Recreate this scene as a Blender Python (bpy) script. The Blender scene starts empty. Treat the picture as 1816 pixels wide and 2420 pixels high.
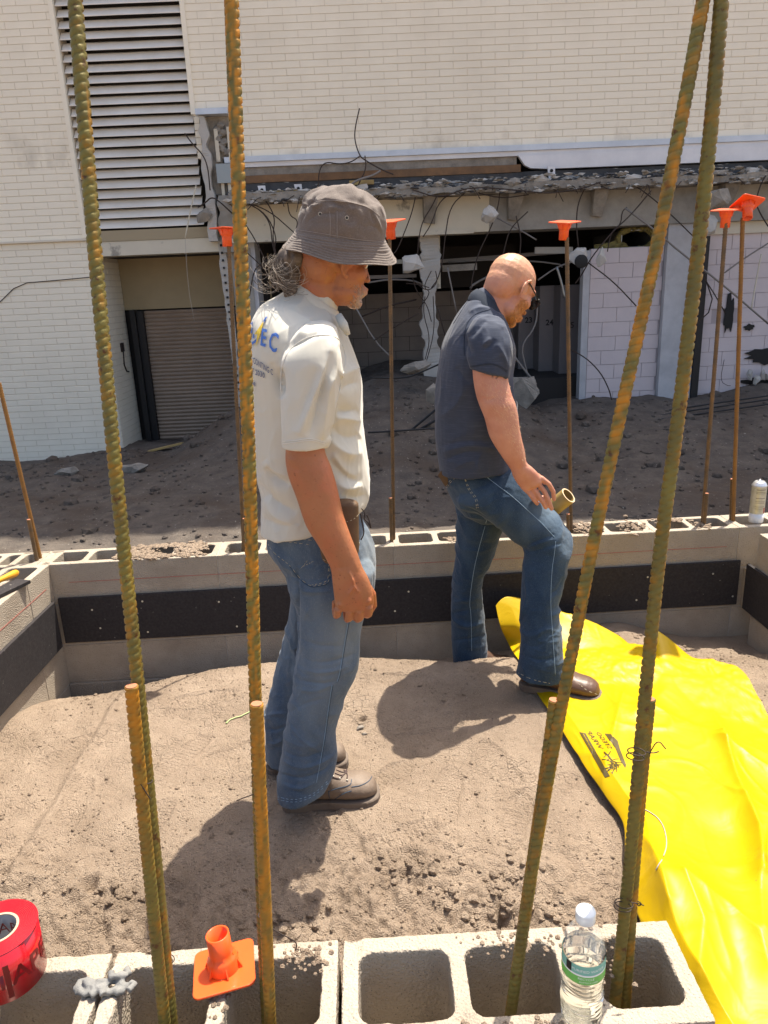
import bpy, bmesh, math, random
import numpy as np
from math import sin, cos, radians, pi, sqrt, atan2
from mathutils import Vector, Matrix
from mathutils.bvhtree import BVHTree
random.seed(7); RNG = np.random.default_rng(11)
S = bpy.context.scene
COL = S.collection

# ------------------------------------------------------------------ camera, light, exposure
FOC, CX, CY = 1747.0, 908.0, 1210.0
TH, RO, HC = radians(16.8), radians(2.4), 1.58
fw = np.array([0, cos(TH), -sin(TH)]); r0 = np.array([1., 0, 0]); u0 = np.array([0, sin(TH), cos(TH)])
RV = r0*cos(RO) - u0*sin(RO); UV = u0*cos(RO) + r0*sin(RO); CAM = np.array([0, 0, HC])
cd = bpy.data.cameras.new('camera'); cam = bpy.data.objects.new('camera', cd); COL.objects.link(cam)
cd.sensor_fit = 'VERTICAL'; cd.sensor_height = 36; cd.lens = 36*FOC/2420; cd.clip_start = .05; cd.clip_end = 1000
cam.matrix_world = Matrix(((RV[0], UV[0], -fw[0], 0), (RV[1], UV[1], -fw[1], 0), (RV[2], UV[2], -fw[2], HC), (0, 0, 0, 1)))
S.camera = cam
SUN = Vector((-.23, -.28, -1)).normalized()          # direction the light travels
sd = bpy.data.lights.new('sun', 'SUN'); sd.energy = 5.0; sd.angle = radians(.5); sd.color = (1, .935, .82)
so = bpy.data.objects.new('sun', sd); COL.objects.link(so); so.rotation_euler = SUN.to_track_quat('-Z', 'Y').to_euler(); so.location = (4, 6, 20)
W = bpy.data.worlds.new('World'); S.world = W; W.use_nodes = True
nt = W.node_tree; nt.nodes.clear()
sky = nt.nodes.new('ShaderNodeTexSky'); sky.sky_type = 'NISHITA'; sky.sun_disc = False
sky.sun_elevation = math.asin(-SUN.z); sky.sun_rotation = atan2(-SUN.x, -SUN.y)
sky.air_density = 1.0; sky.dust_density = 4.0; sky.ozone_density = .2
bg = nt.nodes.new('ShaderNodeBackground'); bg.inputs[1].default_value = .14
wo = nt.nodes.new('ShaderNodeOutputWorld'); nt.links.new(sky.outputs[0], bg.inputs[0]); nt.links.new(bg.outputs[0], wo.inputs[0])
S.view_settings.view_transform = 'Standard'; S.view_settings.look = 'None'; S.view_settings.gamma = 1
S.view_settings.exposure = 0.92; S.view_settings.use_curve_mapping = False
S.render.engine = 'CYCLES'

# ------------------------------------------------------------------ measuring helpers (pixels of the survey photo -> metres)
def ray(x, y): return fw + RV*((x-CX)/FOC) - UV*((y-CY)/FOC)
YADJ = 0.0     # sets a figure's upper body a little deeper than its feet
def PY(x, y, Y):
    Y = Y + YADJ*min(1, max(0, (1560-y)/400)); d = ray(x, y); return CAM + d*(Y/d[1])
def PZ(x, y, z): d = ray(x, y); return CAM + d*((z-HC)/d[2])
def proj(P):
    v = np.asarray(P) - CAM; w = v@fw; return CX + FOC*(v@RV)/w, CY - FOC*(v@UV)/w

# ------------------------------------------------------------------ noise
def _hash(ix, iy, iz=0, s=0):
    n = (ix*374761393 + iy*668265263 + iz*2147483647*3 + s*974711) & 0xffffffff
    n = ((n ^ (n >> 13))*1274126177) & 0xffffffff
    return ((n ^ (n >> 16)) & 0xffff)/65535.
def noise2(x, y, s=0):
    x = np.asarray(x, float); y = np.asarray(y, float)
    ix = np.floor(x).astype(np.int64); iy = np.floor(y).astype(np.int64); fx = x-ix; fy = y-iy
    fx = fx*fx*(3-2*fx); fy = fy*fy*(3-2*fy)
    a = _hash(ix, iy, 0, s); b = _hash(ix+1, iy, 0, s); c = _hash(ix, iy+1, 0, s); d = _hash(ix+1, iy+1, 0, s)
    return (a*(1-fx)+b*fx)*(1-fy) + (c*(1-fx)+d*fx)*fy - .5
def fbm2(x, y, o=4, s=0):
    r = 0; a = 1
    for k in range(o): r = r + a*noise2(x*2**k, y*2**k, s+k); a *= .5
    return r
def noise3(P, f=1, s=0):
    P = np.asarray(P)*f; I = np.floor(P).astype(np.int64); Fr = P-I; Fr = Fr*Fr*(3-2*Fr); r = 0
    for dx in (0, 1):
        for dy in (0, 1):
            for dz in (0, 1):
                w = (Fr[..., 0] if dx else 1-Fr[..., 0])*(Fr[..., 1] if dy else 1-Fr[..., 1])*(Fr[..., 2] if dz else 1-Fr[..., 2])
                r = r + w*_hash(I[..., 0]+dx, I[..., 1]+dy, I[..., 2]+dz, s)
    return r-.5
def gauss(d, w): return np.exp(-(d/w)**2)

# ------------------------------------------------------------------ materials
MATS = {}
def mat(name, col=(.5, .5, .5), rough=.7, metal=0, col2=None, scale=20, detail=5, bump=0, bscale=60, bdist=.004, spec=None, extra=None, trans=0, ior=1.45, sheen=0, sss=0, coat=0):
    m = bpy.data.materials.new(name); m.use_nodes = True; t = m.node_tree; N = t.nodes; L = t.links
    b = N['Principled BSDF']; b.inputs['Base Color'].default_value = (*col, 1); b.inputs['Roughness'].default_value = rough
    b.inputs['Metallic'].default_value = metal; b.inputs['IOR'].default_value = ior
    if spec is not None: b.inputs['Specular IOR Level'].default_value = spec
    if trans: b.inputs['Transmission Weight'].default_value = trans
    if coat: b.inputs['Coat Weight'].default_value = coat; b.inputs['Coat Roughness'].default_value = .12
    if sheen: b.inputs['Sheen Weight'].default_value = sheen; b.inputs['Sheen Roughness'].default_value = .5
    if sss: b.inputs['Subsurface Weight'].default_value = sss; b.inputs['Subsurface Radius'].default_value = (.012, .005, .003); b.inputs['Subsurface Scale'].default_value = 1
    tc = N.new('ShaderNodeTexCoord'); out = None
    if col2 is not None:
        n = N.new('ShaderNodeTexNoise'); n.inputs['Scale'].default_value = scale; n.inputs['Detail'].default_value = detail; n.inputs['Roughness'].default_value = .65
        L.new(tc.outputs['Object'], n.inputs['Vector'])
        r = N.new('ShaderNodeValToRGB'); r.color_ramp.elements[0].position = .32; r.color_ramp.elements[1].position = .68
        r.color_ramp.elements[0].color = (*col, 1); r.color_ramp.elements[1].color = (*col2, 1)
        L.new(n.outputs[0], r.inputs[0]); out = r.outputs[0]; L.new(out, b.inputs['Base Color'])
    if bump:
        n2 = N.new('ShaderNodeTexNoise'); n2.inputs['Scale'].default_value = bscale; n2.inputs['Detail'].default_value = 6; n2.inputs['Roughness'].default_value = .7
        L.new(tc.outputs['Object'], n2.inputs['Vector'])
        bp = N.new('ShaderNodeBump'); bp.inputs['Strength'].default_value = bump; bp.inputs['Distance'].default_value = bdist
        L.new(n2.outputs[0], bp.inputs['Height']); L.new(bp.outputs[0], b.inputs['Normal'])
    if extra: extra(t, b, tc, out)
    MATS[name] = m; return m
def over(t, b, col_in, fac_out, col, blend='MIX'):
    """lay colour col over what feeds Base Color, by factor socket"""
    N, L = t.nodes, t.links
    x = N.new('ShaderNodeMix'); x.data_type = 'RGBA'; x.blend_type = blend
    src = b.inputs['Base Color'].links[0].from_socket if b.inputs['Base Color'].links else None
    if src: L.new(src, x.inputs[6])
    else: x.inputs[6].default_value = b.inputs['Base Color'].default_value
    x.inputs[7].default_value = (*col, 1); L.new(fac_out, x.inputs[0]); L.new(x.outputs[2], b.inputs['Base Color']); return x
def nfac(t, tc, scale, lo, hi, detail=4, coord='Object', stretch=(1, 1, 1), rough=.6):
    N, L = t.nodes, t.links
    mp = N.new('ShaderNodeMapping'); mp.inputs['Scale'].default_value = stretch; L.new(tc.outputs[coord], mp.inputs[0])
    n = N.new('ShaderNodeTexNoise'); n.inputs['Scale'].default_value = scale; n.inputs['Detail'].default_value = detail; n.inputs['Roughness'].default_value = rough
    L.new(mp.outputs[0], n.inputs['Vector'])
    r = N.new('ShaderNodeMapRange'); r.inputs[1].default_value = lo; r.inputs[2].default_value = hi; L.new(n.outputs[0], r.inputs[0]); return r.outputs[0]
def attr(t, name):
    a = t.nodes.new('ShaderNodeAttribute'); a.attribute_name = name; return a.outputs['Fac']
def world_coord(t):
    g = t.nodes.new('ShaderNodeNewGeometry')
    class C: outputs = {'Object': g.outputs['Position']}
    return C

def x_dirt(t, b, tc, out):
    wc = world_coord(t)
    over(t, b, out, nfac(t, wc, 2.2, .48, .7, 5), (.25, .185, .13))
    over(t, b, out, nfac(t, wc, 260, .63, .72, 2), (.52, .44, .35))
    over(t, b, out, nfac(t, wc, 190, .64, .70, 2), (.13, .10, .08))
    N, L = t.nodes, t.links
    w = N.new('ShaderNodeTexVoronoi'); w.feature = 'DISTANCE_TO_EDGE'; w.inputs['Scale'].default_value = 34
    nz = N.new('ShaderNodeTexNoise'); nz.inputs['Scale'].default_value = 16
    L.new(wc.outputs['Object'], nz.inputs['Vector'])
    mx = N.new('ShaderNodeMix'); mx.data_type = 'VECTOR'; mx.inputs[0].default_value = .06
    L.new(wc.outputs['Object'], mx.inputs[4]); L.new(nz.outputs[1], mx.inputs[5]); L.new(mx.outputs[1], w.inputs['Vector'])
    msk = nfac(t, wc, 2.6, .5, .6, 2)
    mm = N.new('ShaderNodeMath'); mm.operation = 'MINIMUM'; mm.inputs[1].default_value = .09; L.new(w.outputs[0], mm.inputs[0])
    m2 = N.new('ShaderNodeMath'); m2.operation = 'MULTIPLY'; L.new(mm.outputs[0], m2.inputs[0]); L.new(msk, m2.inputs[1])
    n = N.new('ShaderNodeTexNoise'); n.inputs['Scale'].default_value = 150; n.inputs['Detail'].default_value = 6; n.inputs['Roughness'].default_value = .75
    L.new(wc.outputs['Object'], n.inputs['Vector'])
    ad = N.new('ShaderNodeMath'); ad.operation = 'MULTIPLY_ADD'; ad.inputs[1].default_value = 5; L.new(m2.outputs[0], ad.inputs[0]); L.new(n.outputs[0], ad.inputs[2])
    bp = N.new('ShaderNodeBump'); g2 = N.new('ShaderNodeTexVoronoi'); g2.inputs['Scale'].default_value = 260; L.new(wc.outputs['Object'], g2.inputs['Vector'])
    ad2 = N.new('ShaderNodeMath'); ad2.operation = 'MULTIPLY_ADD'; ad2.inputs[1].default_value = -.45; L.new(g2.outputs[0], ad2.inputs[0]); L.new(ad.outputs[0], ad2.inputs[2])
    bp.inputs['Strength'].default_value = 1.0; bp.inputs['Distance'].default_value = .011
    L.new(ad2.outputs[0], bp.inputs['Height']); L.new(bp.outputs[0], b.inputs['Normal'])
mat('dirt', (.39, .298, .218), .95, col2=(.31, .233, .168), scale=9, extra=x_dirt, spec=.15)
def x_gdirt(t, b, tc, out):
    wc = world_coord(t)
    over(t, b, out, nfac(t, wc, 1.1, .5, .65, 5), (.10, .078, .062))
    over(t, b, out, nfac(t, wc, 30, .66, .72, 3), (.32, .29, .25))
mat('excavated_dirt', (.15, .125, .103), .95, col2=(.092, .078, .068), scale=5, bump=.9, bscale=22, bdist=.03, extra=x_gdirt, spec=.1)
def x_block(t, b, tc, out):
    wc = world_coord(t)
    over(t, b, out, nfac(t, wc, 5, .52, .75, 6), (.29, .24, .185))
    over(t, b, out, nfac(t, wc, 330, .66, .7, 1), (.16, .14, .12))
    N, L = t.nodes, t.links
    v = N.new('ShaderNodeTexVoronoi'); v.inputs['Scale'].default_value = 190; L.new(wc.outputs['Object'], v.inputs['Vector'])
    n = N.new('ShaderNodeTexNoise'); n.inputs['Scale'].default_value = 220; n.inputs['Detail'].default_value = 5; L.new(wc.outputs['Object'], n.inputs['Vector'])
    a = N.new('ShaderNodeMath'); a.operation = 'ADD'; L.new(v.outputs[0], a.inputs[0]); L.new(n.outputs[0], a.inputs[1])
    bp = N.new('ShaderNodeBump'); bp.inputs['Strength'].default_value = .75; bp.inputs['Distance'].default_value = .0032
    L.new(a.outputs[0], bp.inputs['Height']); L.new(bp.outputs[0], b.inputs['Normal'])
mat('block', (.41, .35, .275), .95, col2=(.345, .29, .225), scale=6, extra=x_block, spec=.15)
mat('mortar', (.44, .40, .345), .95, col2=(.37, .33, .28), scale=40, bump=.5, bscale=120, spec=.1)
mat('bitumen_board', (.022, .019, .02), .8, col2=(.04, .035, .035), scale=90, bump=.6, bscale=350, bdist=.002, spec=.3,
    extra=lambda t, b, tc, o: over(t, b, o, nfac(t, world_coord(t), 60, .69, .74, 6), (.22, .2, .18)))
mat('red_chalk', (.42, .12, .09), .9)
mat('nail', (.6, .58, .5), .5, .6)
def x_brick(t, b, tc, out):
    wc = world_coord(t)
    over(t, b, out, nfac(t, wc, .55, .5, .95, 5), (.66, .59, .47))
    over(t, b, out, nfac(t, wc, 1.2, .85, 1.4, 7, stretch=(1, 1, .35)), (.60, .54, .44))
    N, L = t.nodes, t.links
    s = N.new('ShaderNodeSeparateXYZ'); L.new(wc.outputs['Object'], s.inputs[0])
    r = N.new('ShaderNodeMapRange'); r.inputs[1].default_value = 3.95; r.inputs[2].default_value = 3.35; L.new(s.outputs[2], r.inputs[0])
    g = N.new('ShaderNodeMath'); g.operation = 'GREATER_THAN'; g.inputs[1].default_value = 3.3; L.new(s.outputs[2], g.inputs[0])
    n = nfac(t, wc, 2.6, .5, .95, 8, stretch=(1, 1, .7))
    m = N.new('ShaderNodeMath'); m.operation = 'MULTIPLY'; L.new(r.outputs[0], m.inputs[0]); L.new(n, m.inputs[1])
    m2 = N.new('ShaderNodeMath'); m2.operation = 'MULTIPLY'; L.new(m.outputs[0], m2.inputs[0]); L.new(g.outputs[0], m2.inputs[1])
    over(t, b, out, m2.outputs[0], (.24, .20, .15))
mat('painted_brick', (.85, .785, .645), .6, col2=(.81, .745, .605), scale=3, bump=.25, bscale=60, extra=x_brick, spec=.3)
mat('brick_joint', (.70, .635, .52), .9, col2=(.64, .58, .47), scale=8)
mat('louver_paint', (.80, .76, .69), .38, col2=(.70, .65, .57), scale=2.5, spec=.5)
mat('louver_edge', (.33, .27, .17), .6)
mat('roller_door', (.36, .27, .20), .45, col2=(.30, .225, .165), scale=3, spec=.4)
mat('tan_panel', (.38, .30, .175), .6, col2=(.33, .26, .15), scale=2)
mat('black_steel', (.018, .017, .018), .5, .2)
mat('flashing', (.62, .65, .70), .35, .3, col2=(.5, .53, .58), scale=3)
mat('fascia_paint', (.74, .74, .75), .4, col2=(.60, .60, .62), scale=2.5, detail=8)
mat('rusty_wood', (.22, .12, .055), .8, col2=(.13, .075, .04), scale=8, bump=.3)
mat('membrane', (.018, .018, .02), .45, col2=(.06, .06, .065), scale=6, detail=9, extra=lambda t, b, tc, o: over(t, b, o, nfac(t, world_coord(t), 3.0, .60, .64, 9, stretch=(1, 1, 5)), (.40, .38, .35)))
mat('concrete', (.36, .34, .30), .9, col2=(.24, .225, .20), scale=3.2, detail=8, bump=.4, bscale=25, bdist=.01)
mat('rubble', (.33, .30, .255), .95, col2=(.19, .17, .145), scale=7, detail=7, bump=.8, bscale=30, bdist=.02)
mat('rubble_light', (.46, .435, .39), .9, col2=(.42, .40, .37), scale=9, detail=7, bump=.6, bscale=30, bdist=.01)
mat('cream_paint', (.62, .57, .45), .65, col2=(.55, .50, .40), scale=2.2, detail=7, extra=lambda t, b, tc, o: over(t, b, o, nfac(t, world_coord(t), 2.1, .61, .66, 8), (.28, .26, .22)))
mat('pink_block', (.60, .53, .53), .6, col2=(.55, .485, .49), scale=3, bump=.2)
mat('pink_joint', (.40, .35, .36), .8)
mat('column_paint', (.50, .505, .52), .6, col2=(.37, .37, .385), scale=3, detail=8, bump=.15)
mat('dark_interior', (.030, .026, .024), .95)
mat('brown_block', (.21, .17, .14), .85, col2=(.165, .135, .115), scale=3, spec=.2)
mat('locker', (.20, .18, .18), .5, .2, col2=(.17, .15, .155), scale=2)
mat('ink', (.01, .01, .01), .7)
mat('insulation', (.32, .28, .09), .95, col2=(.15, .12, .05), scale=14, bump=.9, bscale=40, bdist=.02)
mat('duct', (.30, .31, .31), .35, .8)
mat('yellow_wood', (.42, .30, .11), .8, col2=(.3, .2, .08), scale=8)
mat('wire_dark', (.05, .035, .028), .7, .3)
mat('wire_grey', (.22, .20, .185), .6, .4)
mat('cable_black', (.012, .012, .013), .5)
def x_rebar(t, b, tc, out):
    over(t, b, out, nfac(t, tc, 26, .53, .66, 5), (.26, .14, .016))
    over(t, b, out, nfac(t, tc, 55, .60, .68, 4), (.10, .045, .015))
    N, L = t.nodes, t.links
    r = attr(t, 'rust'); over(t, b, out, r, (.50, .205, .014))
mat('rebar_steel', (.125, .10, .028), .5, .3, col2=(.20, .165, .035), scale=18, bump=.4, bscale=300, bdist=.001, extra=x_rebar, spec=.5)
mat('rebar_end', (.42, .17, .09), .7, .3)
mat('rebar_far', (.10, .072, .045), .55, .4, col2=(.21, .12, .05), scale=25, bump=.3, bscale=300, bdist=.001)
mat('rebar_orange', (.30, .145, .03), .6, .3, col2=(.20, .10, .035), scale=25)
mat('orange_plastic', (.85, .105, .015), .38, spec=.5, col2=(.76, .085, .012), scale=7, coat=.2)
def x_sheet(t, b, tc, out):
    N, L = t.nodes, t.links
    wc = world_coord(t)
    over(t, b, out, nfac(t, wc, 5, .62, .8, 7), (.36, .24, .01))
    over(t, b, out, nfac(t, wc, 130, .73, .76, 2), (.25, .19, .02))
    n = N.new('ShaderNodeTexVoronoi'); n.feature = 'SMOOTH_F1'; n.inputs['Scale'].default_value = 11; n.inputs['Detail'].default_value = 3; n.inputs['Smoothness'].default_value = .35
    n0 = N.new('ShaderNodeTexNoise'); n0.inputs['Scale'].default_value = 4; L.new(wc.outputs['Object'], n0.inputs['Vector'])
    mxx = N.new('ShaderNodeMix'); mxx.data_type = 'VECTOR'; mxx.inputs[0].default_value = .35; L.new(wc.outputs['Object'], mxx.inputs[4]); L.new(n0.outputs[1], mxx.inputs[5]); L.new(mxx.outputs[1], n.inputs['Vector'])
    bp = N.new('ShaderNodeBump'); bp.inputs['Strength'].default_value = .08; bp.inputs['Distance'].default_value = .02
    L.new(n.outputs[0], bp.inputs['Height']); L.new(bp.outputs[0], b.inputs['Normal'])
mat('yellow_sheet', (.47, .305, .001), .42, extra=x_sheet, spec=.28)
mat('sheet_ink', (.07, .05, .012), .5)
mat('water', (.97, 1, .96), .02, trans=1, ior=1.22)
mat('clear_plastic', (.9, .93, .92), .06, spec=.8); MATS['clear_plastic'].node_tree.nodes['Principled BSDF'].inputs['Alpha'].default_value = .16
mat('cap_white', (.82, .86, .88), .35, trans=.25)
mat('label_green', (.16, .52, .10), .35); mat('label_teal', (.20, .50, .42), .35); mat('white_print', (.85, .88, .86), .5)
mat('red_tape', (.55, .012, .02), .16, col2=(.45, .008, .015), scale=30, spec=.6, coat=.5)
mat('red_tape_side', (.52, .015, .025), .45, extra=lambda t, b, tc, o: None)
mat('tape_core', (.42, .42, .43), .7); mat('tape_core_edge', (.42, .33, .22), .8)
mat('tape_print', (.16, .004, .006), .4)
mat('putty', (.24, .235, .22), .85, col2=(.16, .157, .148), scale=30, bump=.6, bscale=90)
mat('handle_yellow', (.75, .36, .02), .35, col2=(.62, .25, .02), scale=12)
mat('steel', (.5, .5, .48), .35, .9); mat('can_body', (.46, .45, .32), .35, .4, col2=(.60, .59, .50), scale=40)
mat('can_metal', (.62, .62, .62), .3, .8); mat('can_white', (.7, .7, .68), .4, .2)
mat('tube_tan', (.38, .27, .09), .4, col2=(.32, .22, .07), scale=20); mat('tube_rim', (.62, .47, .28), .6); mat('tube_in', (.24, .16, .05), .6)
mat('stone', (.17, .145, .12), .85, col2=(.25, .22, .185), scale=40, bump=.3)
mat('leaf', (.42, .50, .22), .6)
# people
def x_skin(t, b, tc, out):
    over(t, b, out, nfac(t, tc, 14, .45, .7, 5), (.44, .14, .06))
    over(t, b, out, nfac(t, tc, 110, .66, .72, 2), (.26, .09, .04))
    over(t, b, out, attr(t, 'beard'), (.50, .44, .36))
    N, L = t.nodes, t.links
    n = N.new('ShaderNodeTexNoise'); n.inputs['Scale'].default_value = 90; n.inputs['Detail'].default_value = 5; L.new(tc.outputs['Object'], n.inputs['Vector'])
    bp = N.new('ShaderNodeBump'); bp.inputs['Strength'].default_value = .35; bp.inputs['Distance'].default_value = .004
    L.new(n.outputs[0], bp.inputs['Height']); L.new(bp.outputs[0], b.inputs['Normal'])
mat('skin_tan', (.42, .165, .070), .45, col2=(.34, .125, .052), scale=9, extra=x_skin, sss=.12)
def x_skin2(t, b, tc, out):
    over(t, b, out, nfac(t, tc, 14, .45, .7, 5), (.50, .20, .12))
    over(t, b, out, attr(t, 'beard'), (.50, .225, .065))
    over(t, b, out, attr(t, 'fuzz'), (.56, .30, .16))
    over(t, b, out, attr(t, 'ink'), (.13, .07, .05))
    N, L = t.nodes, t.links
    n = N.new('ShaderNodeTexNoise'); n.inputs['Scale'].default_value = 110; n.inputs['Detail'].default_value = 5; L.new(tc.outputs['Object'], n.inputs['Vector'])
    bp = N.new('ShaderNodeBump'); bp.inputs['Strength'].default_value = .35; bp.inputs['Distance'].default_value = .004
    L.new(n.outputs[0], bp.inputs['Height']); L.new(bp.outputs[0], b.inputs['Normal'])
mat('skin_fair', (.58, .275, .185), .48, col2=(.50, .225, .15), scale=9, extra=x_skin2, sss=.12)
def denim(name, c1, c2, fade):
    def x(t, b, tc, out):
        over(t, b, out, nfac(t, tc, 9, .42, .72, 6, stretch=(1, 1, .5)), c2)
        over(t, b, out, attr(t, 'wear'), fade)
        N, L = t.nodes, t.links
        over(t, b, out, nfac(t, tc, 700, .55, 1.0, 1, stretch=(1, 1, .3)), fade)
        n = N.new('ShaderNodeTexNoise'); n.inputs['Scale'].default_value = 45; n.inputs['Detail'].default_value = 6; L.new(tc.outputs['Object'], n.inputs['Vector'])
        bp = N.new('ShaderNodeBump'); bp.inputs['Strength'].default_value = .5; bp.inputs['Distance'].default_value = .006
        L.new(n.outputs[0], bp.inputs['Height']); L.new(bp.outputs[0], b.inputs['Normal'])
    mat(name, c1, .85, extra=x, sheen=.15, spec=.2)
denim('denim_light', (.050, .080, .125), (.105, .14, .175), (.24, .27, .285))
denim('denim_dark', (.016, .035, .066), (.034, .062, .10), (.12, .17, .22))
mat('stitch', (.45, .40, .28), .8); mat('seam_blue', (.22, .31, .40), .85); mat('seam_dark', (.03, .06, .10), .85)
mat('shirt_white', (.56, .535, .455), .45, sheen=.3, spec=.35, bump=.12, bscale=240, bdist=.001)
def x_navy(t, b, tc, out): over(t, b, out, nfac(t, tc, 60, .5, .75, 3, stretch=(.3, .3, 6)), (.055, .068, .105))
mat('shirt_navy', (.030, .040, .068), .8, sheen=.12, extra=x_navy, bump=.3, bscale=220, bdist=.001)
mat('collar_navy', (.018, .026, .042), .85)
mat('shirt_seam', (.66, .64, .58), .6); mat('navy_seam', (.025, .032, .05), .85)
mat('print_blue', (.07, .17, .50), .6); mat('print_navy', (.11, .14, .24), .7); mat('print_gold', (.72, .50, .05), .6)
def x_hat(t, b, tc, out): over(t, b, out, nfac(t, tc, 300, .5, .7, 2), (.17, .14, .118))
mat('hat_cloth', (.115, .088, .072), .9, col2=(.155, .122, .102), scale=16, sheen=.15, bump=.5, bscale=60, bdist=.004, extra=x_hat)
mat('hat_thread', (.30, .26, .235), .9); mat('eyelet', (.02, .02, .02), .5); mat('eyelet_ring', (.42, .38, .32), .5)
mat('hair_grey', (.065, .045, .032), .55, col2=(.16, .125, .095), scale=60, spec=.5)
mat('beard_red', (.58, .27, .09), .6)
mat('hair_blond', (.70, .48, .26), .5)
mat('hair_light', (.42, .36, .29), .45, spec=.5)
mat('boot_brown', (.135, .095, .068), .6, col2=(.20, .15, .11), scale=14, bump=.4, bscale=80); mat('boot_dark', (.085, .045, .028), .4, col2=(.13, .075, .05), scale=12, bump=.3, bscale=60)
mat('sole', (.17, .135, .105), .85, col2=(.12, .09, .07), scale=20); mat('lace', (.07, .045, .04), .8)
mat('leather', (.125, .07, .032), .6, col2=(.09, .05, .024), scale=20, bump=.3); mat('glasses', (.008, .008, .009), .25)
mat('eye_white', (.7, .68, .64), .3)

# ------------------------------------------------------------------ mesh builder
class MB:
    def __init__(s): s.v = []; s.f = []
    def add(s, V, Fc):
        o = len(s.v); s.v.extend([tuple(map(float, p)) for p in V]); s.f.extend([tuple(i+o for i in q) for q in Fc]); return s
    def box(s, x0, x1, y0, y1, z0, z1, M=None):
        V = [(x, y, z) for z in (z0, z1) for y in (y0, y1) for x in (x0, x1)]
        if M is not None: V = [tuple(M @ Vector(p)) for p in V]
        return s.add(V, [(0, 2, 3, 1), (4, 5, 7, 6), (0, 1, 5, 4), (2, 6, 7, 3), (0, 4, 6, 2), (1, 3, 7, 5)])
    def tube(s, pts, r, n=8, cap=True):
        pts = [np.array(p, float) for p in pts]; m = len(pts); rs = r if hasattr(r, '__len__') else [r]*m
        o = len(s.v); pu = None
        for i in range(m):
            t = pts[min(i+1, m-1)]-pts[max(i-1, 0)]; t = t/(np.linalg.norm(t)+1e-12)
            if pu is None: pu = np.cross(t, [0, 0, 1.] if abs(t[2]) < .9 else [1., 0, 0])
            u = pu - t*(pu@t); u /= np.linalg.norm(u)+1e-12; w = np.cross(t, u); pu = u
            for k in range(n):
                a = 2*pi*k/n; s.v.append(tuple(pts[i]+(u*cos(a)+w*sin(a))*rs[i]))
        for i in range(m-1):
            for k in range(n):
                a = o+i*n+k; b = o+i*n+(k+1) % n; s.f.append((a, b, b+n, a+n))
        if cap: s.f.append(tuple(o+k for k in range(n))[::-1]); s.f.append(tuple(o+(m-1)*n+k for k in range(n)))
        return s
    def rings(s, R, cap=True, close=True):
        o = len(s.v); n = len(R[0])
        for r in R: s.v.extend([tuple(map(float, p)) for p in r])
        for i in range(len(R)-1):
            for k in range(n if close else n-1):
                a = o+i*n+k; b = o+i*n+(k+1) % n; s.f.append((a, b, b+n, a+n))
        if cap: s.f.append(tuple(o+k for k in range(n))[::-1]); s.f.append(tuple(o+(len(R)-1)*n+k for k in range(n)))
        return s
    def lathe(s, c, prof, n=24, M=None, cap=True):
        R = [[(r*cos(2*pi*k/n), r*sin(2*pi*k/n), z) for k in range(n)] for r, z in prof]
        M = M if M is not None else Matrix.Identity(4)
        R = [[tuple((M @ Vector(p)) + Vector(c)) for p in r] for r in R]
        return s.rings(R, cap)
    def ell(s, c, r, M=None, nu=20, nv=12):
        R = []
        for j in range(1, nv):
            a = pi*j/nv; R.append([(r[0]*sin(a)*cos(2*pi*k/nu), r[1]*sin(a)*sin(2*pi*k/nu), r[2]*cos(a)) for k in range(nu)][::-1])
        M = M if M is not None else Matrix.Identity(3)
        return s.rings([[tuple(M @ Vector(p) + Vector(c)) for p in q] for q in R])
    def prism(s, poly, d0, d1):  # poly in xz, extruded in y
        n = len(poly); V = [(x, d0, z) for x, z in poly]+[(x, d1, z) for x, z in poly]
        return s.add(V, [tuple(range(n)), tuple(range(n, 2*n))[::-1]]+[(i, i+n, (i+1) % n+n, (i+1) % n) for i in range(n)])
    def mesh(s, name, smooth=False):
        me = bpy.data.meshes.new(name); me.from_pydata(s.v, [], s.f); me.update()
        if smooth: me.polygons.foreach_set('use_smooth', [True]*len(me.polygons))
        return me
def link(name, me, m, parent=None, kind=None, label=None):
    o = bpy.data.objects.new(name, me); COL.objects.link(o)
    if m is not None: me.materials.clear(); me.materials.append(MATS[m])
    if parent is not None:
        o.parent = parent
        if parent.location.length > 0 or any(parent.rotation_euler): o.matrix_parent_inverse = Matrix.LocRotScale(parent.location, parent.rotation_euler, None).inverted() if not parent.parent else Matrix.Identity(4)
    if kind: o['kind'] = kind
    if label: o['label'] = label
    return o
def build(mb, name, m, parent=None, smooth=False, kind=None, label=None, fixn=True):
    me = mb.mesh(name, smooth)
    if fixn:
        b = bmesh.new(); b.from_mesh(me); bmesh.ops.recalc_face_normals(b, faces=b.faces); b.to_mesh(me); b.free()
        if smooth: me.polygons.foreach_set('use_smooth', [True]*len(me.polygons))
    return link(name, me, m, parent, kind, label)
def thing(name, label, cat, loc=(0, 0, 0), rot=(0, 0, 0), group=None):
    o = bpy.data.objects.new(name, None); COL.objects.link(o); o.location = loc; o.rotation_euler = rot; o.empty_display_size = .1
    o['label'] = label; o['category'] = cat
    if group: o['group'] = group
    return o
def tag(o, label, cat, group=None):
    o['label'] = label; o['category'] = cat
    if group: o['group'] = group
    return o
def evald(o, mods):
    """apply modifiers given as (type, {settings}) and replace the mesh"""
    ms = []
    for ty, st in mods:
        md = o.modifiers.new(ty, ty)
        for k, v in st.items(): setattr(md, k, v)
        ms.append(md)
    dg = bpy.context.evaluated_depsgraph_get(); dg.update()
    me = bpy.data.meshes.new_from_object(o.evaluated_get(dg)); nm = o.data.name; o.modifiers.clear(); old = o.data; o.data = me; me.name = nm
    bpy.data.meshes.remove(old); return o
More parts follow.
